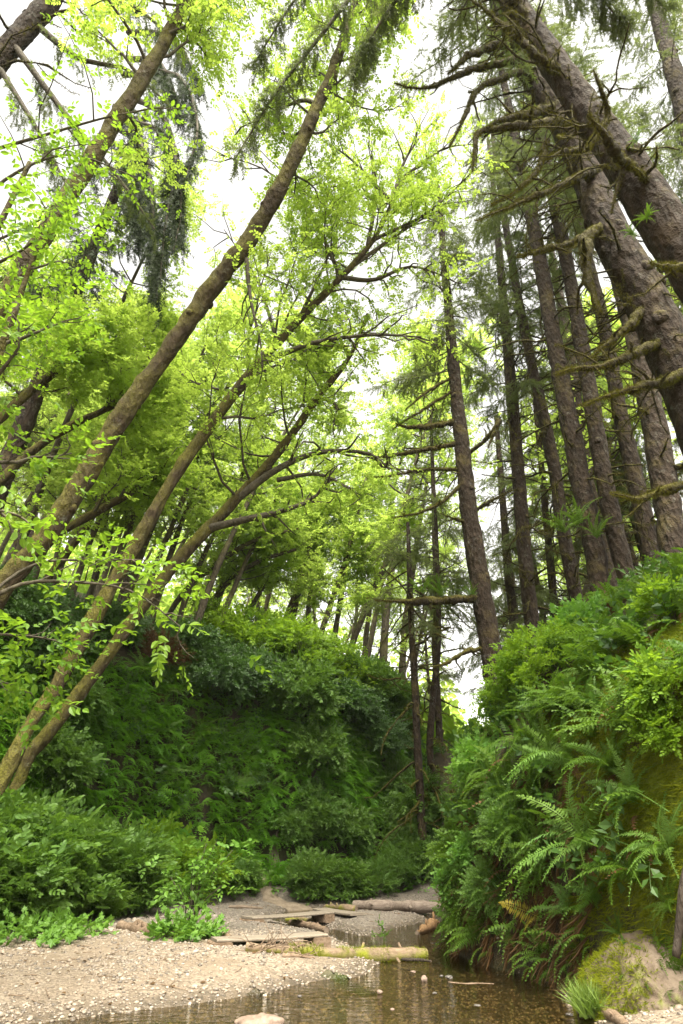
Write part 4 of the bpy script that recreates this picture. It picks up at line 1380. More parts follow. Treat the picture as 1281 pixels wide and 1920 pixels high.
# five-finger ferns hanging all over the left wall
mb = MB()
p_, nn = surf_scatter(WL, 7, 52, 14000, 9.4, rgw, hmin=.5)
dens = fbm(p_ * .45, 2)
kp = (dens > -1.15) & (p_[:, 2] < 7.0 + 1.6 * dens)
p_, nn = p_[kp], nn[kp]
hz = nrm(nn * [1, 1, 0])
sc_ = .34 + .24 * rgw.random(len(p_)) + .12 * fbm(p_ * .8, 2)
d_ = nrm(hz + ZUP * (-.35 + .6 * rgw.random((len(p_), 1))) + rgw.normal(size=(len(p_), 3)) * .5)
kk = rgw.integers(0, 3, len(p_))
for i in range(3):
    j = kk == i
    inst(mb, HAND[i], p_[j] + hz[j] * .02, d_[j], ZUP + hz[j] * .5 + rgw.normal(size=(j.sum(), 3)) * .35, sc_[j] * 1.1, rgw)
tag(mb.build('wall_ferns', M['wall_fern'], smooth=False), 'dense curtain of hanging five-finger ferns covering the canyon wall', 'ferns', kind='stuff')

# shrubby, ivy-like growth over the upper wall and the plateau behind it
mb = MB()
p1, n1 = surf_scatter(WL, 5, 60, 6800, 10.2, rgw, hp=.65, hmin=1.6)
p2, n2 = surf_scatter(WL, 3, 70, 3400, 14.0, rgw, hp=1.0, hmin=9.2)
x3, y3 = rgw.uniform(1.5, 9.5, 2600), rgw.uniform(25, 36, 2600)
z3 = H(x3, y3)
k3 = z3 > .5
p3 = np.column_stack([x3, y3, z3])[k3]
p_, nn = np.vstack([p1, p2, p3]), np.vstack([n1, n2, Hn(p3[:, 0], p3[:, 1])])
kp = fbm(p_ * .5 + 40, 2) > -.35
p_, nn = p_[kp], nn[kp]
d_ = nrm(nn + ZUP * .5 + rgw.normal(size=(len(p_), 3)) * .5)
off = nn * (.1 + .5 * rgw.random((len(p_), 1))) * (.6 + 1.1 * fbm(p_ * .9, 2)).clip(-.1, 2)[:, None]
kk = rgw.integers(0, 2, len(p_))
for i in range(2):
    j = kk == i
    inst(mb, SPRAY_KITE[i], p_[j] + off[j], d_[j], ZUP + rgw.normal(size=(j.sum(), 3)) * .4, .30 + .22 * rgw.random(j.sum()), rgw)
tag(mb.build('undergrowth', M['dark_leaf'], smooth=False), 'dark tangled undergrowth over the upper canyon wall', 'undergrowth', kind='stuff')

# undergrowth over the right bank: fronds and small leaves between the single ferns
mb = MB()
p_, nn = surf_scatter(WR, 4, 30, 3000, 9.5, rgw, LDv=RD, LHv=RH, side=1, hmin=.9)
kp = ~((p_[:, 0] - .26 * p_[:, 1] > .85) & (p_[:, 1] < 10) & (p_[:, 2] < 3.4) & (fbm(p_ * 1.2, 2) < .55))
p_, nn = p_[kp], nn[kp]
d_ = nrm(nn + ZUP * .2 + rgw.normal(size=(len(p_), 3)) * .45)
kk = rgw.integers(0, 4, len(p_))
for i in range(2):
    j = kk == i
    inst(mb, FROND_LOW[i], p_[j], d_[j], ZUP + nn[j] * .5, .45 + .3 * rgw.random(j.sum()), rgw, m=0)
j = kk == 2
inst(mb, SPRAY_KITE[0], p_[j] + nn[j] * .15, d_[j], ZUP + rgw.normal(size=(j.sum(), 3)) * .4, .3 + .25 * rgw.random(j.sum()), rgw, m=1)
j = kk == 3
inst(mb, FROND_LOW[1], p_[j], nrm(nn[j] * .6 - ZUP * .6 + rgw.normal(size=(j.sum(), 3)) * .3), ZUP + nn[j], .35 + .3 * rgw.random(j.sum()), rgw, m=2)
tag(mb.build('bank_undergrowth', [M['fern'], M['dark_leaf'], M['fern_dead']], smooth=False), 'mixed fern fronds and small leaves covering the right bank', 'undergrowth', kind='stuff')

# moss strands on the bright wall at the right edge, and hanging roots below the ferns
mb = MB()
p_, nn = surf_scatter(WR, 5.0, 10.6, 24000, 4.6, rgw, LDv=RD, LHv=RH, side=1, hmin=.25)
kp = (p_[:, 0] - .26 * p_[:, 1] > .55 + .35 * fbm(p_ * 1.5, 2))
p_, nn = p_[kp], nn[kp]
inst(mb, BLADE[0], p_, nrm(nn * .8 - ZUP * .5 + rgw.normal(size=(len(p_), 3)) * .4), ZUP, .06 + .10 * rgw.random(len(p_)) ** 2, rgw)
tag(mb.build('bank_moss', M['moss_bright'], smooth=False), 'bright yellow green moss coating the near right bank', 'moss', kind='stuff')

mb = MB()
p_, nn = surf_scatter(WR, 7.4, 15.5, 800, 2.3, rgw, LDv=RD, LHv=RH, side=1, hmin=.05)
kp = (p_[:, 0] - .26 * p_[:, 1] < .8 + .3 * fbm(p_ * 2, 2))
p_, nn = p_[kp], nn[kp]
inst(mb, BLADE[1], p_ + nn * .05, nrm(nn * .45 - ZUP + rgw.normal(size=(len(p_), 3)) * .25), nn, .25 + .35 * rgw.random(len(p_)), rgw)
nk = min(420, len(p_))
inst(mb, FROND_LOW[1], p_[:nk] + nn[:nk] * .03, nrm(nn[:nk] * .6 - ZUP * .5 + rgw.normal(size=(nk, 3)) * .35), nn[:nk] + ZUP * .4, .28 + .25 * rgw.random(nk), rgw, m=1)
tag(mb.build('hanging_roots', [M['fern_dead'], M['fern']], smooth=False), 'brown roots and dead stalks hanging over the dark undercut by the creek', 'roots', kind='stuff')

# low herbs along the edges of the bar
mb = MB()
n_ = 5200
x, y = rgw.uniform(-10.5, 4, n_), rgw.uniform(9, 27, n_)
z = H(x, y)
dl = sd_left(x, y)
pd = np.min(np.hypot(x[:, None] - pp[None, ::3, 0], y[:, None] - pp[None, ::3, 1]), 1)
kp = (z > .30) & (z < 2.6) & (dl > -2.55 + .25 * rgw.normal(size=n_)) & (sd_right(x, y) < -.2) & (pd > .42)
p_ = np.column_stack([x, y, z])[kp]
N = len(p_)
kk = rgw.integers(0, 3, N)
inst(mb, SPRAY_MAPLE[0], p_[kk == 0] + [0, 0, .05], rgw.normal(size=((kk == 0).sum(), 3)) * [1, 1, .2] + [.2, -.5, .4], ZUP + rgw.normal(size=((kk == 0).sum(), 3)) * .25, .28 + .15 * rgw.random((kk == 0).sum()), rgw)
inst(mb, SPRAY_KITE[0], p_[kk == 1] + [0, 0, .08], rgw.normal(size=((kk == 1).sum(), 3)) * [1, 1, .2] + [.2, -.5, .5], ZUP + rgw.normal(size=((kk == 1).sum(), 3)) * .3, .35 + .2 * rgw.random((kk == 1).sum()), rgw)
inst(mb, FROND_LOW[0], p_[kk == 2], rgw.normal(size=((kk == 2).sum(), 3)) * [1, 1, .2] + [.3, -.6, .5], ZUP, .5 + .3 * rgw.random((kk == 2).sum()), rgw)
tag(mb.build('ground_cover', M['herb'], smooth=False), 'low herbs and small ferns between the gravel bar and the wall', 'ground cover', kind='stuff')


# ---- single plants
def fern_mesh(name, seed, n=17, tm=FROND, L=1.0, spread=.55, m='fern'):
    rg = np.random.default_rng(seed)
    mb = MB()
    for k in range(n):
        a = 2 * pi * k * .382 + rg.normal() * .2
        el = .35 + spread * rg.random()
        d = np.array([cos(a) * cos(el), sin(a) * cos(el), sin(el)])
        inst(mb, tm[rg.integers(0, len(tm))], [[0, 0, 0]], d, np.array([0, 0, 1.0]) + .25 * rg.normal(size=3), L * (.65 + .5 * rg.random()), rg)
    return mb.mesh(name, M[m], False)


def dead_mesh(seed, n=5):
    rg = np.random.default_rng(seed)
    mb = MB()
    for k in range(n):
        a = rg.random() * 6.28
        inst(mb, FROND[1], [[0, 0, .02]], [cos(a), sin(a), -.35], [0, 0, 1], .55 + .3 * rg.random(), rg)
    return mb.mesh('dead_fronds', M['fern_dead'], False)


FERN = {
    'sword': [fern_mesh('sword fern', 1), fern_mesh('sword fern', 2, 14), fern_mesh('sword fern', 3, 20)],
    'pale': [fern_mesh('pale fern', 4, 18, m='fern_pale'), fern_mesh('pale fern', 5, 14, m='fern_pale')],
    'strap': [fern_mesh('strap fern', 6, 15, FROND_STRAP), fern_mesh('strap fern', 7, 13, FROND_STRAP)],
    'lady': [fern_mesh('lady fern', 8, 14, FROND_LADY, m='fern_pale'), fern_mesh('lady fern', 9, 16, FROND_LADY)],
    'yellow': [fern_mesh('yellow fern', 10, 4, FROND_LADY, m='fern_yellow')],
}
DEAD = [dead_mesh(1), dead_mesh(2, 7)]
from mathutils import Vector


def face_out(o, n, k, spin):
    """stand a plant on the bank, its axis between upright and the surface normal"""
    ax = Vector(nrm(np.asarray(n) * k + ZUP * (1 - k)))
    o.rotation_mode = 'QUATERNION'
    q = Vector((0, 0, 1)).rotation_difference(ax)
    from mathutils import Quaternion
    o.rotation_quaternion = q @ Quaternion((0, 0, 1), spin)


n_f = 0


def put_fern(kind, px, py, s, label, group=None, dead=False, k=.6, at=None, name=None):
    global n_f
    p = hit(px, py) if at is None else np.array(at, float)
    n = Hn(np.array([p[0]]), np.array([p[1]]))[0]
    ms = FERN[kind]
    o = bpy.data.objects.new(name or {'sword': 'sword_fern', 'pale': 'sword_fern', 'strap': 'strap_fern', 'lady': 'lady_fern', 'yellow': 'yellowing_fern'}[kind], ms[n_f % len(ms)])
    COL.objects.link(o)
    n_f += 1
    o.location = p
    face_out(o, n, k, n_f * 2.4)
    o.scale = (s, s, s)
    tag(o, label, 'fern', group)
    if dead:
        c = bpy.data.objects.new('dead_fronds', DEAD[n_f % 2])
        COL.objects.link(c)
        c.parent = o
    return o


G_F = 'ferns on the right bank'
for a in [
    ('pale', 1110, 1590, 1.15, 'large pale sword fern fanning out left of the bright moss wall', True),
    ('pale', 1075, 1440, 1.1, 'pale arching sword fern on the mid right bank above the large pale one', True),
    ('sword', 1010, 1400, 1.1, 'sword fern with rusty dead fronds on the mid right bank behind the lobed shrub', True),
    ('sword', 1160, 1450, 1.0, 'dark sword fern right of the pale arching one on the mid right bank', True),
    ('strap', 1180, 1370, 1.1, 'glossy strap-leaved fern high on the right bank', False),
    ('strap', 1120, 1385, .9, 'smaller glossy strap-leaved fern just left of the high one', False),
    ('sword', 1080, 1330, 1.1, 'dark green sword fern below the crest of the right bank', False),
    ('lady', 1130, 1260, 1.2, 'feathery bright fern on the crest of the right bank below the close spruces', False),
    ('lady', 1190, 1210, 1.2, 'feathery fern on the crest near the right edge', False),
    ('sword', 1240, 1300, 1.1, 'shaded sword fern near the right edge below the crest', True),
    ('pale', 1200, 1500, .8, 'small light fern at the upper rim of the bright moss wall', False),
    ('lady', 1130, 1680, .55, 'tiny feathery fern on the dark bank left of the bright moss', False),
    ('pale', 1262, 1600, .75, 'bluish fern drooping over the bright moss at the right edge', False),
    ('sword', 1265, 1700, .5, 'dark little fern below the bluish one at the right edge', False),
    ('sword', 1240, 1830, .6, 'fern clump beside the bare clay in the bottom right corner', False),
    ('lady', 1270, 1850, .6, 'lush low fern at the very bottom right corner', False),
    ('sword', 1025, 1630, .9, 'dark hanging fern in the shade below the large pale fern', True),
    ('sword', 1000, 1560, .9, 'shaded fern between the dense shrub and the large pale fern', False),
    ('lady', 1070, 1700, .45, 'single light green drooping fern on the dark undercut bank', False),
    ('yellow', 1010, 1720, .6, 'yellowed fern frond hanging over the dark undercut', False),
    ('strap', 1020, 1790, .55, 'strap-leaved fern dangling just above the dark water', False),
    ('strap', 960, 1770, .5, 'low strap-leaved fern above the waterline left of the dangling one', False),
    ('strap', 1170, 1755, .32, 'tiny fern sprouting above the mossy mound', False),
    ('lady', 870, 1730, .8, 'feathery fern at the foot of the bank beside the creek', False),
    ('lady', 845, 1700, .8, 'feathery fern at the bank corner in front of the sawn log', False),
    ('lady', 905, 1750, .7, 'feathery fern leaning over the water below the grey-green shrub', False),
    ('sword', 890, 1640, .8, 'fern among the lobed leaves low on the bank corner', True),
    ('sword', 860, 1560, .8, 'fern half hidden in the lobed leaves at the bank corner', False),
    ('sword', 960, 1460, 1.0, 'fern with brown skirts right of the lobed shrub', True),
    ('sword', 1050, 1250, 1.0, 'dim fern behind the yellow-green shrubs on the right crest', False),
]:
    put_fern(a[0], a[1], a[2], a[3] * .85, a[4], G_F, a[5])
rgx = np.random.default_rng(91)
p_, nn = surf_scatter(WR, 6.5, 19, 90, 8.2, rgx, LDv=RD, LHv=RH, side=1, hmin=.9)
for k in range(90):
    if p_[k, 0] - .26 * p_[k, 1] > .9 and p_[k, 2] < 3.2 and rgx.random() < .8:
        continue
    kd = ('sword', 'sword', 'pale', 'lady', 'strap', 'sword')[k % 6]
    put_fern(kd, 0, 0, .5 + .4 * rgx.random(), 'smaller fern among the crowded ferns covering the right bank', 'small ferns crowded on the right bank', k % 3 == 0, at=p_[k], k=.45 + .4 * rgx.random())
p_, nn = surf_scatter(WL, 12, 34, 70, 8.8, rgx, hmin=1.5)
for k in range(70):
    put_fern(('sword', 'pale', 'lady')[k % 3], 0, 0, .6 + .5 * rgx.random(), 'single fern standing out of the curtain on the left wall', 'small ferns on the left wall', k % 4 == 0, at=p_[k], k=.6)
G_W = 'ferns on the left wall'
for a in [
    ('sword', 300, 1300, 1.1, 'dark sword fern at the top of the wall under the dead brown bush', True), ('sword', 260, 1270, 1.0, 'sword fern on the wall just right of the slender leaning trunk', True),
    ('sword', 330, 1270, 1.0, 'sword fern with hanging skirts near the wall top', True), ('pale', 310, 1450, 1.0, 'pale sword fern standing out on the left part of the wall', False),
    ('pale', 300, 1375, .9, 'pale fern a little above the standing-out one on the wall', False), ('pale', 640, 1390, 1.2, 'broad pale fern on the right part of the wall', False),
    ('pale', 665, 1430, 1.0, 'broad fern right below another on the right part of the wall', False), ('pale', 610, 1375, 1.0, 'arching fern left of the broad pale one on the wall', False),
    ('sword', 520, 1340, 1.0, 'dark fern in the middle of the upper wall', False), ('pale', 690, 1570, 1.0, 'fern at the foot of the wall near the creek gap', False),
    ('pale', 600, 1625, .9, 'bluish fern right of the trodden path', False), ('lady', 205, 1725, .8, 'light fern under the large left shrubs at the end of the driftwood', False),
    ('sword', 700, 1640, .9, 'dark fern behind the sawn log', False), ('sword', 735, 1620, 1.0, 'fern with brown base behind the right end of the sawn log', True),
]:
    put_fern(a[0], a[1], a[2], a[3], a[4], G_W, a[5])


# shrubs
def shrub_parts(seed, R, Hh, tm, n_cl, per, sc, cl=.38, lean=0):
    rg = np.random.default_rng(seed)
    st, lv = MB(), MB()
    for k in range(n_cl):
        a, e = rg.random() * 6.28, rg.random()
        rr = R * np.sqrt(rg.random())
        top = np.array([cos(a) * rr, sin(a) * rr, Hh * (.25 + .75 * rg.random()) * (1 - .35 * (rr / R) ** 2)])
        line = smooth_line(np.array([[cos(a) * .08, sin(a) * .08, -.1], [top[0] * .45, top[1] * .45, top[2] * .65], top]), 6)
        V, Q, _ = tube(line, np.linspace(.018, .006, 6), 4)
        st.add(V, Q=Q)
        c = top + rg.normal(size=(per, 3)) * cl * np.array([1, 1, .55]) * R * .6
        c[:, 2] = np.maximum(c[:, 2], .06)
        d = nrm(c * [1, 1, .4] + rg.normal(size=(per, 3)) * .6 * R + [0, 0, .25 * R])
        i = rg.integers(0, len(tm), per)
        for q in range(len(tm)):
            j = i == q
            inst(lv, tm[q], c[j], d[j], ZUP + rg.normal(size=(j.sum(), 3)) * .35, sc * (.7 + .6 * rg.random(j.sum())), rg)
    return st.mesh('stems', M['twig']), lv


SHRUB = {}
for nm, args, leaf in [('soft', dict(R=1.05, Hh=1.7, tm=SPRAY_SHRUB, n_cl=34, per=42, sc=.29), 'shrub_leaf'), ('yellow', dict(R=1.1, Hh=1.6, tm=SPRAY_KITE, n_cl=22, per=26, sc=.30, cl=.42), 'shrub_yellow'),
                       ('dark', dict(R=1.0, Hh=1.3, tm=SPRAY_KITE, n_cl=30, per=40, sc=.28), 'dark_leaf'), ('small', dict(R=.75, Hh=1.3, tm=SPRAY_SMALL, n_cl=26, per=30, sc=.34), 'shrub_leaf'),
                       ('lobed', dict(R=.85, Hh=1.3, tm=SPRAY_MAPLE, n_cl=26, per=12, sc=.34), 'maple_leaf'), ('fresh', dict(R=.8, Hh=1.5, tm=SPRAY_SHRUB, n_cl=18, per=18, sc=.36), 'shrub_yellow')]:
    SHRUB[nm] = []
    for sd in (1, 2):
        st, lv = shrub_parts(sd * 17 + len(nm), **args)
        SHRUB[nm].append((st, lv.mesh('foliage', M[leaf], False)))
n_s = 0


def put_shrub(kind, p, s, label, group, k=.3, name=None, zs=1.0):
    global n_s
    p = np.array(p, float)
    n = Hn(np.array([p[0]]), np.array([p[1]]), .4)[0]
    st, lv = SHRUB[kind][n_s % 2]
    n_s += 1
    root = empty(name or {'soft': 'leafy_shrub', 'yellow': 'yellow_green_shrub', 'dark': 'dark_shrub', 'small': 'small_leaved_shrub', 'lobed': 'broad_leaved_shrub', 'fresh': 'leafy_shrub'}[kind], p)
    face_out(root, n, k, n_s * 1.9)
    root.scale = (s, s, s * zs)
    tag(root, label, 'shrub', group)
    for nm, me in (('stems', st), ('foliage', lv)):
        c = bpy.data.objects.new(nm, me)
        COL.objects.link(c)
        c.parent = root


def gp(x, y):
    return (x, y, float(H(x, y)))


GL = 'big leafy shrubs on the left side of the bar'
for x, y, s, kd, lab in [
    (-6.2, 12.6, .8, 'soft', 'low leafy shrub at the left edge where the gravel begins'), (-7.2, 12.4, 1.15, 'soft', 'big soft green shrub at the left edge'),
    (-6.9, 14.2, 1.25, 'soft', 'tallest soft green shrub of the left mass'), (-8.1, 14.0, 1.35, 'soft', 'bluish green shrub under the low leaning trunks at the left edge'),
    (-5.9, 15.2, .95, 'soft', 'rounded shrub right of the tallest left one'), (-7.3, 16.4, 1.3, 'soft', 'rounded shrub top showing above the left mass'),
    (-5.6, 16.8, 1.0, 'soft', 'shrub at the end of the driftwood log on the left'), (-6.3, 18.3, 1.1, 'soft', 'shrub filling the back of the left mass by the wall'),
    (-4.9, 19.4, .85, 'fresh', 'light green shrub standing behind the many-stemmed bush'), (-4.1, 20.8, .9, 'fresh', 'light green shrub near the wall right of the left mass'),
    (-5.4, 20.6, 1.0, 'fresh', 'light shrub against the wall behind the many-stemmed bush'), (-3.2, 22.3, .55, 'soft', 'small rounded shrub left of the trodden path'),
    (-1.0, 23.1, .7, 'soft', 'rounded shrub right of the trodden path at the wall foot'), (.1, 23.4, .65, 'soft', 'shrub below the wall in line with the gravel island'),
    (1.1, 23.9, .75, 'small', 'fine-leaved shrub behind the mossy end of the sawn log'), (2.1, 25.0, .8, 'small', 'fine-leaved shrub behind the middle of the sawn log'),
    (2.9, 27.0, 1.0, 'small', 'grey-green shrub at the foot of the wall in the creek gap'),
]:
    put_shrub(kd, gp(x, y), s, lab, GL)
GR = 'shrubs on the right bank'
for px, py, s, kd, lab in [
    (890, 1420, .85, 'lobed', 'bright broad-leaved shrub at the bank corner, middle one of a tall stack'), (875, 1500, .8, 'lobed', 'broad-leaved shrub below the middle one at the bank corner'),
    (930, 1350, .85, 'lobed', 'bright broad-leaved shrub under the foot of the scaly slim spruce'), (850, 1590, .65, 'lobed', 'broad-leaved shrub low at the bank corner'),
    (905, 1610, .5, 'lobed', 'pale broad leaves beside the dense dark shrub'), (870, 1660, .5, 'lobed', 'lowest broad-leaved plant above the creekside ferns'),
    (915, 1450, .7, 'lobed', 'broad-leaved shrub right of the bank corner stack'),
    (985, 1310, .8, 'yellow', 'yellow-green shrub on the crest right of the scaly slim spruce'), (1040, 1270, .9, 'yellow', 'yellow-green shrub on the crest under the straight stubby spruce'),
    (1100, 1200, .8, 'lobed', 'lobed-leaved shrub on the crest below the close pair of spruces'), (1160, 1130, 1.0, 'yellow', 'bright shrub at the very foot of the close pair of spruces'),
    (1225, 1080, .9, 'lobed', 'bright shrub under the bare trunk near the right edge'), (1270, 1040, .8, 'fresh', 'bright shrub at the right edge below the dark spruce'),
    (1265, 1170, .6, 'fresh', 'fresh green shrub at the right edge below the crest'), (1275, 1320, .6, 'fresh', 'glossy leaved sprig at the right edge halfway up the bank'), (1270, 1400, .5, 'fresh', 'lower glossy sprig at the right edge above the bright moss'),
    (975, 1590, .75, 'small', 'dense dark small-leaved shrub in the middle of the right bank'), (935, 1690, .6, 'small', 'grey-green small-leaved shrub hanging above the water'),
    (960, 1520, .5, 'small', 'upper sprig of fine leaves over the dense dark shrub'),
]:
    put_shrub(kd, hit(px, py), s * .68, lab, GR, .5)
GT = 'shrubs along the top of the left wall'
for px, py, s, kd, lab in [
    (380, 1215, 1.3, 'yellow', 'green shrub at the wall top below the left upright alder'), (440, 1225, 1.3, 'yellow', 'green shrub at the wall top below the thin leaning alder'), (500, 1235, 1.3, 'yellow', 'shrub at the wall top below the close alder pair'),
    (560, 1250, 1.2, 'yellow', 'shrub at the wall top left of the falling crest'), (620, 1280, 1.2, 'yellow', 'shrub on the falling crest below the three mossy alders'), (680, 1300, 1.1, 'soft', 'shrub on the falling crest below the young conifer'),
    (720, 1330, 1.1, 'soft', 'shrub right below the young conifer'), (640, 1340, 1.1, 'dark', 'dark shrub hanging on the wall below the falling crest'), (560, 1330, 1.1, 'soft', 'shrub hanging on the upper wall in its middle'),
    (470, 1290, 1.1, 'dark', 'dark shrub on the shaded upper wall'), (400, 1290, 1.1, 'dark', 'dark shrub beside the brown dead bush on the wall'), (340, 1230, 1.0, 'dark', 'dark shrub behind the two arching alders'),
    (200, 1200, 1.0, 'dark', 'dark shrub between the slender and the low leaning trunks'), (60, 1220, 1.0, 'dark', 'dark shrub under the bright hanging bough at the left'), (20, 1160, 1.0, 'dark', 'dark shrub at the foot of the longest alder'),
    (760, 1430, 1.0, 'dark', 'dark shrub on the wall beside the creek gap'), (740, 1490, 1.0, 'small', 'grey-green bush bulging from the wall near the creek gap'), (700, 1400, 1.0, 'dark', 'dark bush on the right end of the wall'),
    (590, 1430, .8, 'soft', 'leafy bush bulging out of the wall right of its middle'), (780, 1560, .8, 'soft', 'leafy bush low in the creek gap'),
    (800, 1405, 1.0, 'yellow', 'bright leafy shrub on the slump in the creek gap'), (790, 1460, .9, 'soft', 'leafy shrub on the slump just above the creek bend'), (835, 1360, 1.0, 'yellow', 'bright shrub at the foot of the scaly slim spruce, seen through the gap'),
    (765, 1390, .8, 'soft', 'leafy shrub at the foot of the short brown trunk'), (800, 1530, .9, 'soft', 'shrub low on the slump beside the bank corner'), (770, 1640, .8, 'soft', 'shrub above the right half of the sawn log'),
    (590, 1545, .7, 'soft', 'shrub at the bottom of the wall right of the path head'), (545, 1570, .6, 'soft', 'small shrub right at the head of the trodden path'), (640, 1575, .7, 'soft', 'shrub at the bottom of the wall behind the gravel island'),
    (120, 1330, .8, 'soft', 'leafy bush around the slender trunk on the left wall'), (50, 1460, .9, 'soft', 'leafy bush hiding the foot of the slender leaning alder'),
]:
    put_shrub(kd, hit(px, py), s, lab, GT, .45)
put_shrub('fresh', gp(6.5, 33.5), 3.4, 'tall bright bush beyond the creek gap left of the scaly slim spruce', GT, 0, zs=1.25)
put_shrub('yellow', gp(7.7, 37.0), 3.8, 'tall bright bush hidden to its waist behind the bank corner', GT, 0, zs=1.2)
bh = hit(290, 1245)
root = empty('withered_bush', bh)
tag(root, 'withered brown bush at the top of the wall below the low leaning alder', 'shrub')
face_out(root, Hn(bh[0:1], bh[1:2])[0], .4, 0)
st, lv = shrub_parts(99, .8, 1.0, NEEDLE, 20, 22, .4)
c = bpy.data.objects.new('stems', st)
COL.objects.link(c)
c.parent = root
c = bpy.data.objects.new('foliage', lv.mesh('foliage', M['fern_dead'], False))
COL.objects.link(c)
c.parent = root

# the many-stemmed bush on the bar, with a clump of herbs round its foot
bp_ = hit(352, 1745)
root = empty('many_stemmed_bush', bp_)
tag(root, 'bare-stemmed bush with light leaves rising from the middle of the gravel bar', 'shrub')
rgb_ = np.random.default_rng(41)
st, lv = MB(), MB()
for k in range(13):
    a = rgb_.random() * 6.28
    rr = .15 + .6 * rgb_.random()
    h_ = .6 + .85 * rgb_.random()
    line = smooth_line(np.array([[cos(a) * .1, sin(a) * .1, -.1], [cos(a) * rr * .35, sin(a) * rr * .35, h_ * .55], [cos(a) * rr, sin(a) * rr, h_]]), 8)
    V, Q, _ = tube(line, np.linspace(.018, .006, 8), 5)
    st.add(V, Q=Q)
    m_ = 10
    o_ = line[rgb_.integers(5, 8, m_)] + rgb_.normal(size=(m_, 3)) * [.22, .22, .13]
    inst(lv, SPRAY_SHRUB[k % 2], o_, rgb_.normal(size=(m_, 3)) * [1, 1, .3], ZUP + rgb_.normal(size=(m_, 3)) * .3, .20 + .10 * rgb_.random(m_), rgb_)
st.build('stems', M['twig'], root)
lv.build('foliage', M['herb'], root, False)


def herb_clump(p, R, h, label, seed, n=60, tm=SPRAY_MAPLE, m='herb', sc=.3, cat='plant', name='herb_clump'):
    rg = np.random.default_rng(seed)
    lv = MB()
    a, r = rg.random(n) * 6.28, R * np.sqrt(rg.random(n))
    c = np.column_stack([np.cos(a) * r, np.sin(a) * r * .8, h * (.25 + .75 * rg.random(n)) * (1.1 - .6 * r / R)])
    inst(lv, tm[0], c, nrm(c * [1, 1, .1] + rg.normal(size=(n, 3)) * .2 + [0, 0, .1]), ZUP + rg.normal(size=(n, 3)) * .2, sc * (.7 + .6 * rg.random(n)), rg)
    o = lv.build(name, M[m], None, False)
    o.location = p
    return tag(o, label, cat)


herb_clump(hit(348, 1760), .5, .26, 'low round clump of fresh green herbs at the foot of the bare-stemmed bush', 51, 110, sc=.19)
herb_clump(hit(40, 1768), .8, .28, 'patch of low herbs at the left edge of the gravel', 52, 110, sc=.18)
herb_clump(hit(130, 1752), .6, .25, 'low herbs right of the left edge patch, under the big shrubs', 53, 80, sc=.17)
herb_clump(hit(715, 1778), .18, .45, 'small sprout of grassy leaves behind the mossy log', 54, 16, SPRAY_SHRUB, 'shrub_leaf', .16)
# ------------------------------------------------------------------ logs, footbridges, stones
def log_line(rows, lift=0.0):
    out = []
    for px, py, wpx in rows:
        p = hit(px, py)
        if p[2] < .02:                     # afloat or lying in the shallows: measured on the water
            d = ray(px, py)
            p = CAM + d * ((.02 - CAM[2]) / d[2])
        r = .43 * wpx / F * depth(p)
        out.append([p[0], p[1], p[2] + r * .55 + lift, r])
    return np.array(out)


def make_log(name, rows, label, m, sides=16, bumpk=.10, lift=0.0, cat='log', n=40, endm=None):
    q = smooth_line(log_line(rows, lift), n)
    base = q[0, :3].copy()
    q[:, :3] -= base
    root = empty(name, base)
    tag(root, label, cat)
    mb = MB()
    q[:, 3] *= 1 + .10 * np.sin(np.arange(n) * .37 + rows[0][0]) + .06 * np.sin(np.arange(n) * 1.1)
    q[:, 1] += .02 * np.sin(np.arange(n) * .21 + rows[0][1])
    V, Q, T = tube(q[:, :3], q[:, 3], sides, bumpk * 1.3, 3.2, rows[0][0])
    mb.add(V, Q=Q)
    rk = np.random.default_rng(int(rows[0][0]))
    for _ in range(5):      # broken branch stubs
        i = rk.integers(3, n - 3)
        dd = nrm(rk.normal(size=3) + [0, -.3, .7])
        b = np.array([q[i, :3], q[i, :3] + dd * q[i, 3] * (1.2 + .9 * rk.random())])
        bv, bq, bt = tube(b, [q[i, 3] * .32, q[i, 3] * .2], 6, .2, 9, i, caps=True)
        mb.add(bv, Q=bq, T=bt)
    mb.build('trunk', M[m], root)
    for e, i in ((q[0], 1), (q[-1], -2)):        # cut faces
        eb = MB()
        ax = nrm(e[:3] - q[i, :3])
        V, Q, T = tube(np.array([e[:3] - ax * .03, e[:3] + ax * .004]), [e[3] * .97, e[3] * .94], sides, bumpk, 3.2, rows[0][0], caps=True)
        eb.add(V, Q=Q, T=T)
        eb.build('cut_end', M[endm or 'old_wood'], root, False)
    return root, q


root, q = make_log('fallen_log', [(462, 1782, 20), (540, 1788, 22), (620, 1794, 23), (700, 1798, 25), (800, 1796, 24)], 'long pale log with patches of bright moss lying across the edge of the pool', 'log_moss', bumpk=.20)
mb = MB()
rgl = np.random.default_rng(61)
for (i0, i1) in ((8, 15), (18, 24), (25, 31), (34, 39)):
    moss_fuzz(mb, q[i0:i1 + 1, :3], q[i0:i1 + 1, 3] * 1.0, rgl, 900, .055, 0)
mb.build('moss_patches', M['moss_bright'], root, False)
mb = MB()
p0, p1 = q[2, :3], q[12, :3]
for k in range(60):
    t = rgl.random()
    o = p0 * (1 - t) + p1 * t + rgl.normal(size=3) * [.05, .12, .06] + [0, -.05, .02]
    b = branch_line(o, rgl.normal(size=3) * [1, .6, .5], .15 + .35 * rgl.random(), rgl, 0, .3, 4)
    V, Q, _ = tube(b, np.linspace(.008, .003, 5), 4)
    mb.add(V, Q=Q)
mb.build('tangled_roots', M['drift'], root)

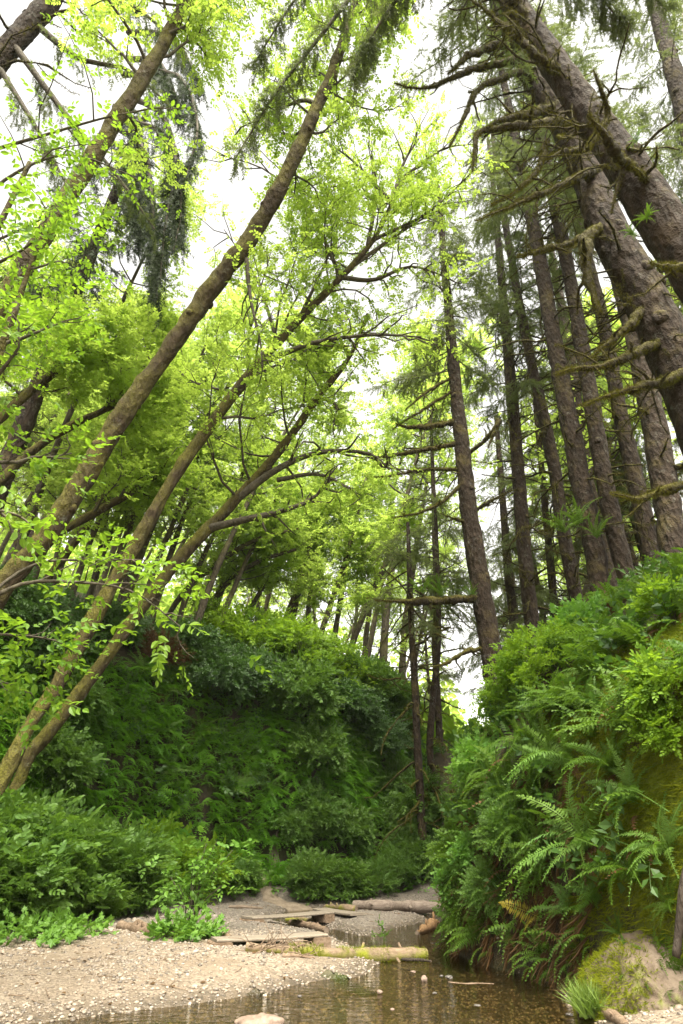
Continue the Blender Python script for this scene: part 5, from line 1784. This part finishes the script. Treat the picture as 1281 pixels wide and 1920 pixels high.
make_log('fallen_log', [(664, 1706, 18), (720, 1708, 20), (770, 1710, 22), (840, 1713, 23)], 'bleached sawn log lying across the far end of the bar', 'wet_log', bumpk=.05, lift=.05)
make_log('fallen_log', [(612, 1706, 13), (640, 1707, 14), (668, 1708, 14)], 'short log covered in yellow moss at the left end of the bleached sawn log', 'log_moss', bumpk=.2)
make_log('driftwood_log', [(222, 1742, 20), (262, 1748, 24), (300, 1756, 18), (330, 1757, 12)], 'curved brown driftwood log reaching out of the left shrubs', 'drift', bumpk=.25)
make_log('driftwood_log', [(385, 1752, 17), (405, 1757, 20), (432, 1764, 13)], 'stub of brown driftwood right of the herb clump', 'drift', bumpk=.25)
make_log('driftwood_log', [(545, 1732, 11), (575, 1738, 13), (612, 1748, 13)], 'dark driftwood log in front of the farther footbridge', 'drift', bumpk=.25)
make_log('driftwood_log', [(536, 1726, 9), (560, 1727, 13), (590, 1732, 8)], 'mossy gnarled wood piled on the dark driftwood', 'log_moss', bumpk=.35)
make_log('driftwood_log', [(585, 1740, 9), (592, 1728, 8), (600, 1745, 7)], 'short broken stub standing in the pile of dark driftwood', 'drift', bumpk=.3)
make_log('driftwood_log', [(430, 1702, 6), (462, 1703, 7), (492, 1705, 5)], 'thin grey branch lying below the trodden path', 'old_wood', bumpk=.25)
make_log('driftwood_log', [(535, 1778, 9), (565, 1775, 13), (605, 1786, 9)], 'knotty piece of driftwood resting against the nearer footbridge', 'drift', bumpk=.35)
make_log('driftwood_log', [(530, 1795, 9), (560, 1796, 10), (590, 1798, 6)], 'short pale root piece before the long mossy log', 'drift', bumpk=.3)
make_log('driftwood_log', [(782, 1752, 10), (800, 1746, 18), (818, 1738, 22)], 'rotten orange stump at the corner of the right bank', 'orange_wood', bumpk=.35)
make_log('driftwood_log', [(1082, 1897, 22), (1110, 1899, 30), (1150, 1912, 24), (1178, 1930, 14)], 'split piece of driftwood at the water edge beside the clay mound', 'drift', bumpk=.25)
make_log('driftwood_log', [(745, 1799, 4), (775, 1801, 6), (808, 1803, 4)], 'dark sodden stick beneath the end of the long mossy log', 'root', bumpk=.2)
make_log('driftwood_log', [(842, 1843, 2.5), (880, 1845, 3), (925, 1845, 2)], 'thin stick lying in the pool', 'drift', bumpk=.2)
make_log('driftwood_log', [(808, 1770, 3), (830, 1770, 4), (848, 1769, 3)], 'thin dark stick on the gravel at the bank corner', 'root', bumpk=.2)


def box(mb, c, ax, s, bev=.012, m=0, jit=0, rg=RG):
    """a bevelled plank: centre, length direction in plan, sizes"""
    ax = nrm(ax)
    bx = nrm(np.cross(ZUP, ax))
    up = np.cross(ax, bx)
    n = 14
    prof = []
    hw, hh = s[1] / 2, s[2] / 2
    for (a, b) in ((-hw, -hh + bev), (-hw, hh - bev), (-hw + bev, hh), (hw - bev, hh), (hw, hh - bev), (hw, -hh + bev), (hw - bev, -hh), (-hw + bev, -hh)):
        prof.append((a, b))
    prof = np.array(prof)
    t = np.linspace(-.5, .5, n) * s[0]
    V = []
    for x in t:
        sag = -.012 * (1 - (2 * x / s[0]) ** 2) * s[0] * .5
        w_ = 1 + jit * rg.normal()
        V.append(c + ax * x + bx * prof[:, :1] * w_ + up * (prof[:, 1:] + sag))
    V = np.vstack(V)
    k = 8
    i = np.arange(n - 1)[:, None] * k
    j = np.arange(k)[None]
    Q = np.stack([i + j, i + (j + 1) % k, i + k + (j + 1) % k, i + k + j], -1).reshape(-1, 4)[:, ::-1]
    V = np.vstack([V, c + ax * t[0], c + ax * t[-1]])
    T = [[n * k, a, (a + 1) % k] for a in range(k)] + [[n * k + 1, (n - 1) * k + (a + 1) % k, (n - 1) * k + a] for a in range(k)]
    mb.add(V, Q=Q, T=np.array(T), m=m)


def bridge(a, b, wid, label, th=.04, lift=.07, blocks=True):
    pa, pb = hit(*a), hit(*b)
    z = max(pa[2], pb[2], .12) + lift
    pa[2] = pb[2] = z
    mid, ax = (pa + pb) / 2, pb - pa
    L = np.linalg.norm(ax)
    root = empty('plank_footbridge', (mid[0], mid[1], z - lift))
    tag(root, label, 'footbridge', 'plank footbridges over the side channel')
    o = np.array([0, 0, lift])
    mb = MB()
    box(mb, o, ax, (L, wid, th), jit=.015)
    mb.build('plank', M['plank'], root, False)
    if blocks:
        for f in (-.44, .44):
            mb = MB()
            h_ = lift + .1
            box(mb, o + nrm(ax) * L * f - [0, 0, th / 2 + h_ / 2 + .002], np.cross(nrm(ax), ZUP), (wid * 1.1, .3, h_), .02, jit=.05)
            mb.build('support_block', M['drift'], root, False)
    return root


bridge((400, 1772), (606, 1776), .42, 'nearer grey plank footbridge behind the long mossy log')
bridge((462, 1728), (614, 1727), .5, 'farther grey plank footbridge in front of the trodden path', th=.04)
bridge((600, 1717), (672, 1719), .45, 'short plank leading on from the farther footbridge towards the sawn log', th=.05, lift=.05, blocks=False)

# boulder and stones
ICO = [T_ico(s, 3 if s != 2 else 2) for s in range(4)]


def stone(px, py, wpx, label, m='grey_rock', k=0, z=None, name='stone', sq=1.0, cat='stone', rot=0, group=None):
    p = hit(px, py)
    if z is not None:
        d = ray(px, py)
        p = CAM + d * ((z - CAM[2]) / d[2])
    s = .5 * wpx / F * depth(p)
    mb = MB()
    tv, tt, tr = ICO[k % 4]
    V = tv * s * np.array([1, 1, sq])
    V = V * (1 + .09 * fbm(tv * 2.2 + k, 4) + .05 * np.abs(fbm(tv * 5 + k, 2)))[:, None]
    mb.add(V, T=tt)
    o = mb.build(name, M[m], None, True)
    o.location = p
    o.rotation_euler = (0, 0, rot)
    tag(o, label, cat, group)
    return o


stone(487, 1922, 84, 'pale pinkish boulder at the very bottom of the picture', 'rock', 1, name='boulder', sq=.8, cat='boulder', z=.06)
for a in [(795, 1836, 12, 'upright reddish stone standing in the pool', 'rock', 0, 1.9), (842, 1832, 13, 'dark stone in the pool right of the upright one', 'grey_rock', 1, 1), (828, 1830, 7, 'tiny dark stone left of the dark pool stone', 'grey_rock', 2, 1),
          (712, 1860, 11, 'pinkish stone in the shallow water', 'rock', 3, 1.2), (736, 1893, 9, 'small tan stone half under water below the pinkish one', 'rock', 2, 1), (815, 1862, 9, 'grey stone in the middle of the pool', 'grey_rock', 0, .8),
          (895, 1885, 13, 'flat pale stone breaking the rippled water', 'grey_rock', 3, .5), (1068, 1902, 12, 'small round stone beside the split driftwood', 'grey_rock', 1, .9), (775, 1822, 9, 'brown stone where the gravel meets the pool', 'rock', 1, .9),
          (562, 1868, 9, 'dark stone at the waterline of the bar', 'grey_rock', 2, .9)]:
    p_z = None
    stone(a[0], a[1], a[2], a[3], a[4], a[5], sq=a[6], z=.02)

# bare clay mound with moss in the bottom right corner
cp = P(1195, 1872, 8.3)
mb = MB()
tv, tt, tr = T_ico(9, 5)
tv = nrm(tv)
Vc = tv * np.array([.62, .85, .62])
Vc = Vc * (1 + .20 * fbm(tv * 1.4 + 5, 3) + .035 * fbm(tv * 6, 3))[:, None]
Vc[:, 0] += .35 * np.clip(Vc[:, 2] + .2, 0, 2)
mb.add(Vc, T=tt)
root = empty('clay_mound', (cp[0], cp[1], .12))
tag(root, 'rounded mound of bare clay with a mossy left shoulder at the bottom right', 'mound')
mb.build('clay_body', M['clay'], root)
rgc = np.random.default_rng(71)
nv = nrm(Vc)
sel = np.where((Vc[:, 0] - .5 * Vc[:, 2] < -.22 + .08 * rgc.normal(size=len(Vc))) & (Vc[:, 2] > -.25) & (Vc[:, 1] < .4))[0]
sel = np.concatenate([sel, np.where((Vc[:, 2] > .42) & (fbm(Vc * 3, 2) > -.1))[0]])
sel = rgc.choice(sel, 2600)
mb = MB()
inst(mb, BLADE[0], Vc[sel] + rgc.normal(size=(2600, 3)) * .012, nv[sel] * .6 + rgc.normal(size=(2600, 3)) * .4 + [0, 0, -.25], ZUP, .05 + .05 * rgc.random(2600), rgc)
mb.build('moss_cushion', M['moss_bright'], root, False)

mb = MB()
inst(mb, BLADE[1], rgc.normal(size=(70, 3)) * [.07, .05, .01], rgc.normal(size=(70, 3)) * [.5, .5, .15] + [0, 0, 1], rgc.normal(size=(70, 3)), .26 + .14 * rgc.random(70), rgc)
o = mb.build('grass_tuft', M['grass'], None, False)
gt = P(1105, 1862, 8.05)
o.location = (gt[0], gt[1], max(float(H(gt[0], gt[1])), .02))
tag(o, 'tuft of long arching grass at the foot of the mossy clay mound', 'grass tuft')

# dark root hanging at the right edge
rt = smooth_line(rows_px([(1294, 1600, 7.4, 12), (1281, 1680, 7.3, 17), (1274, 1740, 7.3, 17), (1268, 1795, 7.3, 13)]), 20)
mb = MB()
V, Q, T = tube(rt[:, :3], rt[:, 3], 10, .3, 5, 3, caps=True)
mb.add(V, Q=Q, T=T)
tag(mb.build('bare_root', M['root']), 'dark bare root hanging down the moss at the right edge', 'root')

# fern clumps that grow on the spruces
for kd, px, py, Y, s, lab in [('sword', 1215, 410, 6.2, .24, 'fern clump growing on the thickest spruce trunk'), ('sword', 1195, 265, 6.2, .24, 'small fern on the mossy top side of the thickest spruce'), ('sword', 1185, 440, 8.2, .24, 'fern sprouting from the second thick spruce below a limb'),
                              ('strap', 1085, 985, 17.0, 1.0, 'dark fern clump hanging on the left trunk of the close spruce pair'), ('strap', 1060, 1000, 16.7, .9, 'fern clump on the hooked limb left of the close spruce pair'), ('strap', 1120, 1010, 16.7, .8, 'fern clump low on the right trunk of the close spruce pair'),
                              ('strap', 790, 1118, 19.0, .8, 'dark fern mat on the lowest level limb of the scaly slim spruce'), ('strap', 830, 1120, 19.3, .8, 'dark fern mat near the trunk on the same level limb of the scaly slim spruce'), ('strap', 885, 1120, 19.7, .6, 'small fern clump where the level limb meets the scaly slim spruce'),
                              ('strap', 750, 798, 18.9, .6, 'dark clump at the tip of the topmost bare limb of the scaly slim spruce'), ('strap', 722, 855, 18.9, .6, 'dark clump at the tip of the second bare limb of the scaly slim spruce')]:
    p = P(px, py, Y)
    o = put_fern(kd, 0, 0, s, lab, 'fern clumps perched on the spruces', at=p, k=0, name='perched_fern')

# pebbles over the bar
mb = MB()
rgp = np.random.default_rng(81)
n_ = 52000
y = 7.2 + 17 * rgp.random(n_) ** 1.6
x = rgp.uniform(-7.2, 3.4, n_)
z = H(x, y)
dn = fbm(np.stack([x * .8, y * .8, 0 * x], 1), 2)
kp = (z > -.30) & (z < .5) & ((dn > .25) | (z < .1) | (rgp.random(n_) < .2)) & (sd_left(x, y) < -2.2)
x, y, z = x[kp], y[kp], z[kp]
sz = .008 + .022 * rgp.random(len(x)) ** 2.5 + .03 * (rgp.random(len(x)) > .99) + .0004 * y
PI = [T_ico(s, 0 if s < 3 else 1) for s in range(4)]
kk = rgp.integers(0, 4, len(x))
for i in range(4):
    j = kk == i
    inst(mb, PI[i], np.column_stack([x, y, z + sz * .15])[j], rgp.normal(size=(j.sum(), 3)) * [1, 1, .2], ZUP + rgp.normal(size=(j.sum(), 3)) * .2, sz[j], rgp, mixr=1)
xc, yc_ = rgp.uniform(-6.3, -2.2, 420), rgp.uniform(12.6, 17, 420)
zc_ = H(xc, yc_)
kc = (zc_ > .05) & (zc_ < .5) & (fbm(np.stack([xc, yc_, 0 * xc], 1), 2) > -.2)
inst(mb, ICO[2], np.column_stack([xc, yc_, zc_])[kc], rgp.normal(size=(kc.sum(), 3)) * [1, 1, .2], ZUP + rgp.normal(size=(kc.sum(), 3)) * .3, .03 + .05 * rgp.random(kc.sum()) ** 2, rgp, mixr=1)
tag(mb.build('pebbles', M['pebble']), 'loose pebbles strewn over the gravel bar and the shallows', 'pebbles', kind='stuff')

# ------------------------------------------------------------------ damp air in the canyon
hv = np.array([[x, y, z] for z in (-3.0, 75.0) for y in (-170.0, 480.0) for x in (-400.0, 400.0)])
hq = np.array([[0, 2, 3, 1], [4, 5, 7, 6], [0, 1, 5, 4], [2, 6, 7, 3], [0, 4, 6, 2], [1, 3, 7, 5]])
m = bpy.data.materials.new('damp air')
m.use_nodes = True
t = m.node_tree
t.nodes.remove(t.nodes['Principled BSDF'])
pv = t.nodes.new('ShaderNodeVolumePrincipled')
pv.inputs['Color'].default_value = (.93, .95, .90, 1)
pv.inputs['Density'].default_value = 0.0002
t.links.new(pv.outputs[0], t.nodes['Material Output'].inputs['Volume'])
mb = MB()
mb.add(hv, Q=hq)
tag(mb.build('haze', m, None, False), kind='stuff')

mb = MB()
n_ = 900
x, y = rgp.uniform(-7, 2.5, n_), 7.2 + 15 * rgp.random(n_) ** 1.4
z = H(x, y)
kp = (z > .03) & (z < .6)
x, y, z = x[kp], y[kp], z[kp]
N = len(x)
inst(mb, LEAF, np.column_stack([x, y, z + .015]), rgp.normal(size=(N, 3)) * [1, 1, .12], ZUP + rgp.normal(size=(N, 3)) * .3, .03 + .05 * rgp.random(N), rgp, m=0)
for k in range(110):
    i = rgp.integers(0, N)
    b = branch_line([x[i] + .3 * rgp.normal(), y[i], z[i] + .012], rgp.normal(size=3) * [1, 1, 0], .1 + .3 * rgp.random(), rgp, 0, .15, 4)
    b[:, 2] = H(b[:, 0], b[:, 1]) + .012
    V, Q, _ = tube(b, np.linspace(.006, .003, 5), 4)
    mb.add(V, Q=Q, m=1)
tag(mb.build('leaf_litter', [M['fern_dead'], M['drift']], None, False), 'fallen leaves and twigs scattered over the gravel', 'litter', kind='stuff')
